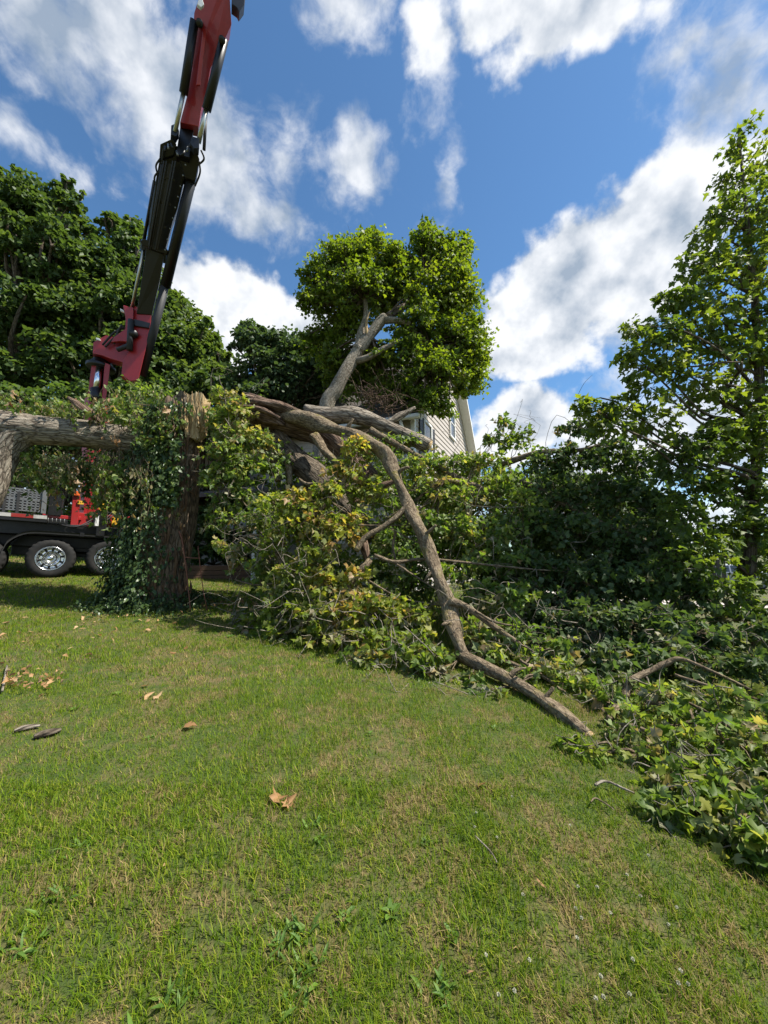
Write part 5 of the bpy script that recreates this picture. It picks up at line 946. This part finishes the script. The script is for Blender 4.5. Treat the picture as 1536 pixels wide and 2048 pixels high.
# nearest leafy branch, lower right: its largest leaves are single pieces
def build_near():
    limbs = [[(1250, 1395, 3.9, 16), (1254, 1376, 3.95, 16), (1268, 1358, 4.0, 15), (1296, 1344, 4.05, 13), (1335, 1325, 4.05, 10), (1365, 1318, 4.0, 7), (1440, 1350, 3.8, 6), (1540, 1398, 3.6, 4)], [(1350, 1350, 3.7, 6), (1420, 1372, 3.5, 6), (1520, 1400, 3.3, 4)],
             [(1294, 1404, 3.6, 8), (1330, 1408, 3.5, 8), (1370, 1404, 3.4, 6), (1440, 1440, 3.1, 6), (1530, 1500, 2.8, 5)], [(1215, 1448, 3.45, 9), (1262, 1452, 3.3, 8), (1310, 1470, 3.1, 7), (1390, 1520, 2.8, 7), (1470, 1548, 2.6, 6), (1560, 1560, 2.5, 5)],
             [(1222, 1450, 3.4, 6), (1262, 1495, 3.1, 5), (1330, 1560, 2.7, 5), (1450, 1640, 2.35, 4)], [(1380, 1420, 3.3, 5), (1400, 1470, 3.0, 4), (1440, 1540, 2.7, 3)], [(1218, 1440, 3.5, 12), (1232, 1415, 3.6, 14), (1240, 1400, 3.7, 14)]]
    spec = [(1245, 1490, 3.2, 30, 12, .5), (1280, 1440, 3.4, 46, 26, .5), (1340, 1400, 3.6, 44, 26, .5), (1350, 1450, 3.2, 50, 28, .5), (1420, 1410, 3.4, 56, 30, .6), (1500, 1420, 3.2, 56, 40, .6), (1290, 1510, 2.95, 50, 24, .5), (1370, 1500, 2.85, 56, 34, .5), (1450, 1480, 2.8, 60, 40, .6), (1530, 1490, 2.7, 50, 46, .6),
            (1340, 1560, 2.6, 54, 30, .45), (1420, 1560, 2.5, 60, 36, .5), (1500, 1560, 2.45, 60, 44, .5), (1390, 1620, 2.35, 54, 30, .45), (1470, 1640, 2.25, 60, 36, .45), (1540, 1640, 2.2, 50, 50, .45), (1500, 1710, 2.1, 46, 30, .45), (1560, 1740, 2.05, 44, 44, .45), (1140, 1515, 3.1, 24, 7, .35), (1180, 1535, 3.0, 28, 7, .4), (1320, 1640, 2.4, 30, 16, .45), (1600, 1560, 2.4, 60, 70, .5), (1600, 1420, 3.2, 60, 60, .5)]
    root = fallen('leafy_branch', 'nearest large leaved branch spilling onto the lawn at the lower right corner', 'branch', limbs, spec, dens=100, size=.120, extra_twigs=36, wilt=.30)
    org = ORI[root.name]; meshes = []
    for k in range(8):
        mb = MB(); add_leaves(mb, np.zeros((1, 3)), np.array([[0, 1.0, 0]]), np.array([[0, 0, 1.0]]), np.ones(1), np.array([.25 + .09 * k]), 'maple'); me = mb.mesh('leaf', (0, 0, 0)); me.materials.append(M['leaf_pile'] if k % 3 else M['leaf_olive']); meshes.append(me)
    for k in range(260):
        s = spec[rng.integers(4, len(spec))]; c, r = E(*s[:5]); g = float(gz(c[0], c[1])); c = c + UP * max(0, min(.6, g + r[2] * .75 - c[2]))
        d = unit(rng.normal(size=3) * np.array([1, .8, .8]) + np.array([-.15, -.6, .5])); p = c + d * r * rng.uniform(1.0, 1.2)
        p[2] = max(p[2], float(gz(p[0], p[1])) + .03); nn = unit(UP * .7 + d * .5 + rng.normal(size=3) * .45); tp = rng.normal(size=3) * .6 + d * .6 - UP * .4; tp = unit(tp - nn * np.dot(tp, nn)); b = np.cross(tp, nn)
        o = bpy.data.objects.new('leaf', meshes[k % 8]); COL.objects.link(o); o.parent = root; sz = rng.uniform(.065, .11)
        o.matrix_local = Matrix(((b[0] * sz, tp[0] * sz, nn[0] * sz, p[0] - org[0]), (b[1] * sz, tp[1] * sz, nn[1] * sz, p[1] - org[1]), (b[2] * sz, tp[2] * sz, nn[2] * sz, p[2] - org[2]), (0, 0, 0, 1)))
build_near()

# ------------------------------------------------------------------ yard things
def yard():
    # rusty plant frame beside the stump
    root = thing('rusty_frame', 'thin rusty iron plant frame standing beside the stump', 'plant frame', G(390, 1212))
    for rows in ([(358, 1062, 7.4, 5), (364, 1080, 7.4, 6), (370, 1120, 7.4, 6), (376, 1170, 7.4, 5), (381, 1222, 7.4, 5)], [(396, 1092, 7.4, 3), (400, 1130, 7.4, 4), (405, 1170, 7.4, 4), (414, 1220, 7.4, 4)], [(368, 1114, 7.4, 4), (385, 1116, 7.4, 4), (400, 1116, 7.4, 4)]):
        p, r = PL(rows); mb = MB(); tube(mb, p, r * .45, n=7, res=4, bump=.03); obj('bar', mb, M['rust'], root)
    # low timber edging behind
    a = np.array([-5.9, 11.6]); b = np.array([-3.0, 12.2]); ex = np.array([*unit(b - a), 0]); ey = np.array([-ex[1], ex[0], 0]); mid = (a + b) / 2; z = float(gz(*mid)); L = np.linalg.norm(b - a) / 2
    root = thing('timber_edging', 'low brown timber edging on the grass behind the stump', 'timber edging', (mid[0], mid[1], z))
    for k in range(3):
        mb = MB(); box(mb, np.array([mid[0], mid[1], z - .05 + .125 + k * .152]) + ex * rng.normal() * .03, [ex, ey, UP], (L, .06, .072), .01); obj('plank', mb, M['timber'], root, smooth=False)
    # birdhouses
    for px, py, lab in ((459, 1054, 'white gourd birdhouse with round black hole nearer the stump'), (486, 1048, 'white gourd birdhouse with round black hole nearer the window')):
        c = P(px, py, 11.9); g = float(gz(c[0], c[1])); root = thing('birdhouse', lab, 'birdhouse', (c[0], c[1], g), 'white gourd birdhouses'); f = unit(np.array([0, -1, 0]))
        mb = MB(); lathe(mb, c, UP, [(.0001, -.14), (.07, -.13), (.115, -.07), (.12, -.01), (.09, .06), (.045, .13), (.028, .20), (.02, .26), (.0001, .27)], n=20); bd = obj('body', mb, M['gourd'], root)
        mb = MB(); q = c + np.array([0, -.112, -.02]); lathe(mb, q, f, [(.036, -.02), (.040, .006), (.03, .008), (.0001, .008)], n=16); obj('entrance_hole', mb, M['black'], bd)
        mb = MB(); cyl(mb, np.array([c[0] + .1, c[1] + .12, g - .1]), np.array([c[0] + .1, c[1] + .12, c[2] + .42]), .022, None, 8); cyl(mb, np.array([c[0] + .1, c[1] + .12, c[2] + .40]), np.array([c[0], c[1], c[2] + .40]), .012, None, 6); cyl(mb, np.array([c[0], c[1], c[2] + .41]), np.array([c[0], c[1], c[2] + .25]), .006, None, 6); obj('pole', mb, M['timber'], root)
    # dark boundary fence across the driveway, boards singly
    root = thing('board_fence', 'dark board fence across the driveway seen through the leaves', 'fence', gp(11.5, 19))
    a = np.array([8.0, 20.0]); b = np.array([15.5, 17.6]); ex = np.array([*unit(b - a), 0]); ey = np.array([-ex[1], ex[0], 0]); L = np.linalg.norm(b - a); n = int(L / .19)
    for k in range(n):
        q = a + (b - a) * (k + .5) / n; z = float(gz(*q)); mb = MB(); box(mb, (q[0], q[1], z + .82), [ex, ey, UP], (.085, .012, .85), .004); obj('board', mb, M['shed'], root, smooth=False)
    for zz in (.4, 1.3):
        q = (a + b) / 2; mb = MB(); box(mb, (q[0] + ey[0] * .04, q[1] + ey[1] * .04, float(gz(*q)) + zz), [ex, ey, UP], (L / 2, .025, .04), .004); obj('rail', mb, M['shed'], root, smooth=False)
    # parked car beyond
    p0 = np.array([21.0, 24.0]); z = float(gz(*p0)); ex = unit(np.array([.94, -.34, 0])); ey = np.array([-ex[1], ex[0], 0]); root = thing('parked_car', 'silver grey car parked far off behind the young maple trunk', 'car', (p0[0], p0[1], z))
    Q = lambda s, w, h: np.array([p0[0], p0[1], z]) + ex * s + ey * w + UP * h
    prof = [(-2.2, .35), (-2.25, .75), (-2.05, .92), (-1.35, .98), (-.6, 1.42), (.75, 1.45), (1.55, 1.02), (2.15, .95), (2.22, .6), (2.15, .35)]
    mb = MB(); prism(mb, [Q(s, -.86 + (.14 if h > 1.1 else 0), h) for s, h in prof], [Q(s, .86 - (.14 if h > 1.1 else 0), h) for s, h in prof]); body = obj('body', mb, M['car'], root, smooth=False); bv = body.modifiers.new('bevel', 'BEVEL'); bv.width = .06; bv.segments = 3
    for w in (-1, 1):
        for s0, s1 in ((-1.15, -.05), (.02, 1.25)):
            mb = MB(); prism(mb, [Q(s0, w * .865, 1.0), Q(s1, w * .865, 1.0), Q(min(s1, .80), w * .74, 1.38), Q(max(s0, -.58), w * .74, 1.38)], [Q(s0, w * .84, 1.0), Q(s1, w * .84, 1.0), Q(min(s1, .80), w * .71, 1.38), Q(max(s0, -.58), w * .71, 1.38)]); obj('window', mb, M['glass'], body, smooth=False)
        for s in (-1.38, 1.35):
            mb = MB(); lathe(mb, Q(s, w * .72, .32), ey * w, [(.20, 0), (.31, .0), (.32, .05), (.32, .15), (.29, .19), (.20, .19)], n=24); wl = obj('wheel', mb, M['rubber'], root); mb = MB(); lathe(mb, Q(s, w * .72, .32), ey * w, [(.21, .18), (.19, .17), (.06, .18), (.0001, .19)], n=16); obj('rim', mb, M['alu'], wl)
yard()

# ------------------------------------------------------------------ litter and weeds on the lawn
def flat_piece(name, label, cat, pos, size, kind, mat, lift=.022, group=None, tilt=.5, rnd=None, yaw=None, fold=1.0):
    pos = np.asarray(pos, float) + UP * lift; a = rng.uniform(0, 6.28) if yaw is None else yaw; t = unit(np.array([math.cos(a), math.sin(a), rng.normal() * .25])); n = unit(UP + rng.normal(size=3) * tilt)
    mb = MB(); add_leaves(mb, pos[None], t[None], n[None], np.array([size]), np.array([rng.uniform() if rnd is None else rnd]), kind, fold); o = obj(name, mb, M[mat], origin=pos); tag(o, label, cat, group); return o
def litter():
    for px, py, s, lab, r in [(548, 1616, .085, 'folded brown dead leaf, the more left half of a pair on the open lawn', .35), (568, 1612, .075, 'folded brown dead leaf, the more right half of a pair on the open lawn', .5), (368, 1462, .085, 'rust brown dead leaf on the lawn below the orange leaf pair', .3), (290, 1396, .075, 'orange tan dead leaf of a pair on the lawn', .8), (305, 1400, .075, 'pale speckled dead leaf of a pair on the lawn', 1.0),
                           (296, 1376, .06, 'dark curled dead leaf just above the orange leaf pair', .2), (970, 1576, .055, 'small reddish dead leaf alone below the crooked limb', .2), (580, 1797, .03, 'tiny orange leaf scrap on the near lawn', .4), (1072, 1768, .05, 'narrow pinkish bark flake on the near lawn to the right', .6), (950, 1962, .06, 'narrow pale dead leaf at the bottom of the picture', .7), (325, 1745, .05, 'narrow pale bark flake on the near lawn to the left', .9), (350, 1310, .06, 'rusty dead leaf on the lawn in front of the stump', .3), (858, 1352, .08, 'orange brown dead leaf at the edge of the heap', .4), (375, 1300, .05, 'dark brown leaf scrap on the lawn in front of the stump', .0)]:
        flat_piece('dead_leaf', lab, 'dead leaf', G(px, py), s * 1.15, 'slim' if 'narrow' in lab else 'mid', 'leaf_dead', rnd=r, tilt=.7, fold=1.4)
    R = rng                                         # sawn and torn chips scattered across the upper lawn
    for k in range(64):
        px = R.uniform(0, 380); py = 1218 + abs(R.normal()) * 42; 
        if py > 1345: continue
        flat_piece('wood_chip', 'small pale wood chip on the lawn before the stump', 'wood chip', G(px, py), R.uniform(.05, .10), 'slim' if R.uniform() < .6 else 'oval', 'leaf_dead', group='wood chips scattered on the lawn', rnd=R.uniform(.55, 1), lift=.045)
    for k in range(46):
        px = R.uniform(0, 125); py = 1372 + R.normal() * 12 - px * .02; flat_piece('dead_leaf', 'brown dead leaf in the pile at the left edge of the lawn', 'dead leaf', G(px, py), R.uniform(.03, .065), 'mid', 'leaf_dead', group='dead leaf pile at the left edge', rnd=R.uniform(.1, .8), lift=R.uniform(.03, .09), tilt=.9)
    for k in range(60):
        px = R.uniform(395, 520); py = 1212 + R.normal() * 8; flat_piece('dead_leaf', 'orange brown dead leaf in the litter right of the stump foot', 'dead leaf', G(px, py), R.uniform(.045, .09), 'mid', 'leaf_dead', group='dead leaf litter beside the stump', rnd=R.uniform(.1, .8), lift=R.uniform(.03, .08), tilt=.8)
    def stick(lab, rows, mat='bark_limb', name='stick'):
        p, r = PL(rows); p[:, 2] = np.maximum(p[:, 2], [float(gz(q[0], q[1])) + .01 for q in p]); mb = MB(); tube(mb, p, r, n=8, res=5, bump=.12); o = obj(name, mb, M[mat]); tag(o, lab, 'stick')
    def gr(rows, lift=.03): 
        out = []
        for px, py, d in rows: g = G(px, py); out.append((px, py - lift * F_PX / g[1], g[1], d))
        return out
    stick('flat grey bark strip lying on the lawn at the left', gr([(28, 1470, 6), (45, 1464, 10), (66, 1460, 9), (80, 1458, 4)]), 'bark', 'bark_strip')
    stick('dark crumbly bark lump beside the grey bark strip', gr([(68, 1482, 8), (85, 1476, 14), (105, 1472, 12), (122, 1466, 5)]), 'bark_dark', 'bark_lump')
    stick('curved stick with pale peeled tip near the large leaved branch', gr([(1190, 1588, 5), (1206, 1580, 6), (1222, 1583, 5), (1245, 1594, 4), (1268, 1604, 3)], .06), 'bark_pale')
    stick('thin dry stick on the lawn under the pale tipped stick', gr([(1182, 1620, 3), (1190, 1612, 3), (1210, 1622, 3), (1228, 1636, 2)], .05))
    stick('thin grey stick lying on the near lawn', gr([(950, 1686, 3), (968, 1704, 3), (984, 1722, 3), (994, 1740, 2)], .04), 'bark_pale')
    stick('thin grey twig on the lawn above the brown leaf pile', gr([(4, 1392, 4), (8, 1372, 4), (14, 1340, 3)], .05), 'bark_pale')
    # white clover heads
    n = 0
    for k in range(32):
        px = R.uniform(930, 1380); py = R.uniform(1600, 2040)
        if py < 1560 + (px - 1000) * .55: continue
        g = G(px, py); h = R.uniform(.045, .075); root = thing('clover_flower', 'white clover head in the near lawn on the right', 'flower', g, 'white clover heads')
        mb = MB(); tube(mb, [g, g + UP * h * .6 + rng.normal(size=3) * .004, g + UP * h], [.0012] * 3, n=4, res=2, bump=0); obj('stem', mb, M['weed'], root)
        m2 = 44; d = rdir(m2); d[:, 2] = np.abs(d[:, 2]) - .2; d = unit(d); mb = MB(); c = g + UP * h; add_leaves(mb, np.repeat(c[None], m2, 0) + d * .002, d, rdir(m2), np.full(m2, .0052), np.ones(m2), 'oval'); obj('head', mb, M['clover'], root)
    # broad leaved weeds
    def weed(px, py, nl, sz, lab, kind='oval'):
        g = G(px, py); root = thing('broadleaf_weed', lab, 'weed', g, 'broadleaf weeds in the lawn')
        for k in range(nl):
            a = 6.283 * k / nl + R.uniform(-.4, .4); el = R.uniform(.35, .9); t = unit(np.array([math.cos(a), math.sin(a), el])); n_ = unit(np.array([-math.cos(a) * el, -math.sin(a) * el, 1.0]) + rng.normal(size=3) * .2)
            mb = MB(); add_leaves(mb, (g + t * .01)[None], t[None], n_[None], np.array([sz * .48 * R.uniform(.7, 1.2)]), np.array([R.uniform(.2, .9)]), kind); obj('leaf', mb, M['weed'], root)
    for px, py, nl, sz, lab in [(690, 1842, 7, .085, 'dark broadleaf weed rosette beside a lighter one in the near lawn'), (782, 1832, 7, .09, 'light broadleaf weed rosette in the near lawn'), (904, 1876, 5, .08, 'upright pale broadleaf weed in the near lawn'), (850, 1690, 5, .06, 'small broadleaf weed on a bare patch of lawn'), (740, 1470, 5, .08, 'broadleaf weed in the middle of the lawn'), (300, 1480, 6, .07, 'broadleaf weed on the lawn beside the rust brown leaf'), (235, 1390, 6, .09, 'pale broadleaf weed left of the orange leaf pair'), (460, 1275, 6, .12, 'leafy weed on the lawn before the litter'), (640, 1680, 6, .07, 'broadleaf weed below the folded leaf pair'), (990, 1460, 5, .08, 'small weed below the crooked limb on the lawn'), (150, 1420, 5, .08, 'broadleaf weed right of the brown leaf pile')]: weed(px, py, nl, sz, lab)
    def tuft(px, py, n_, h, lab):
        g = G(px, py); mb = MB(); a = R.uniform(0, 6.28, n_); q = g + np.column_stack([R.normal(size=n_) * .03, R.normal(size=n_) * .03, np.zeros(n_)]); t = unit(np.column_stack([np.cos(a) * .8, np.sin(a) * .8, R.uniform(.3, 1.2, n_)])); nn = unit(np.column_stack([-np.cos(a), -np.sin(a), np.ones(n_)]))
        add_leaves(mb, q, t, nn, h * .62 * R.uniform(.6, 1.2, n_), R.uniform(.3, 1, n_), 'slim'); o = obj('grass_tuft', mb, M['weed'], origin=g); tag(o, lab, 'grass tuft', 'coarse grass tufts')
    for px, py, n_, h, lab in [(600, 1880, 26, .10, 'bright coarse grass tuft in the near lawn left of the weeds'), (560, 1900, 18, .09, 'bright coarse grass tuft touching the larger one'), (620, 1945, 20, .10, 'coarse grass tuft below the bright one'), (592, 2015, 18, .10, 'coarse grass tuft at the bottom edge in the middle'), (110, 1800, 20, .10, 'coarse grass tuft near the lower left'), (890, 2000, 22, .09, 'coarse grass tuft at the bottom right of the middle'), (640, 1650, 12, .08, 'thin coarse grass tuft near the folded leaf pair'), (60, 1900, 18, .10, 'coarse grass tuft at the left edge of the near lawn'), (340, 2010, 18, .1, 'coarse grass tuft at the bottom edge to the left'), (170, 1700, 16, .09, 'coarse grass tuft on the left lawn')]: tuft(px, py, n_, h, lab)
litter()
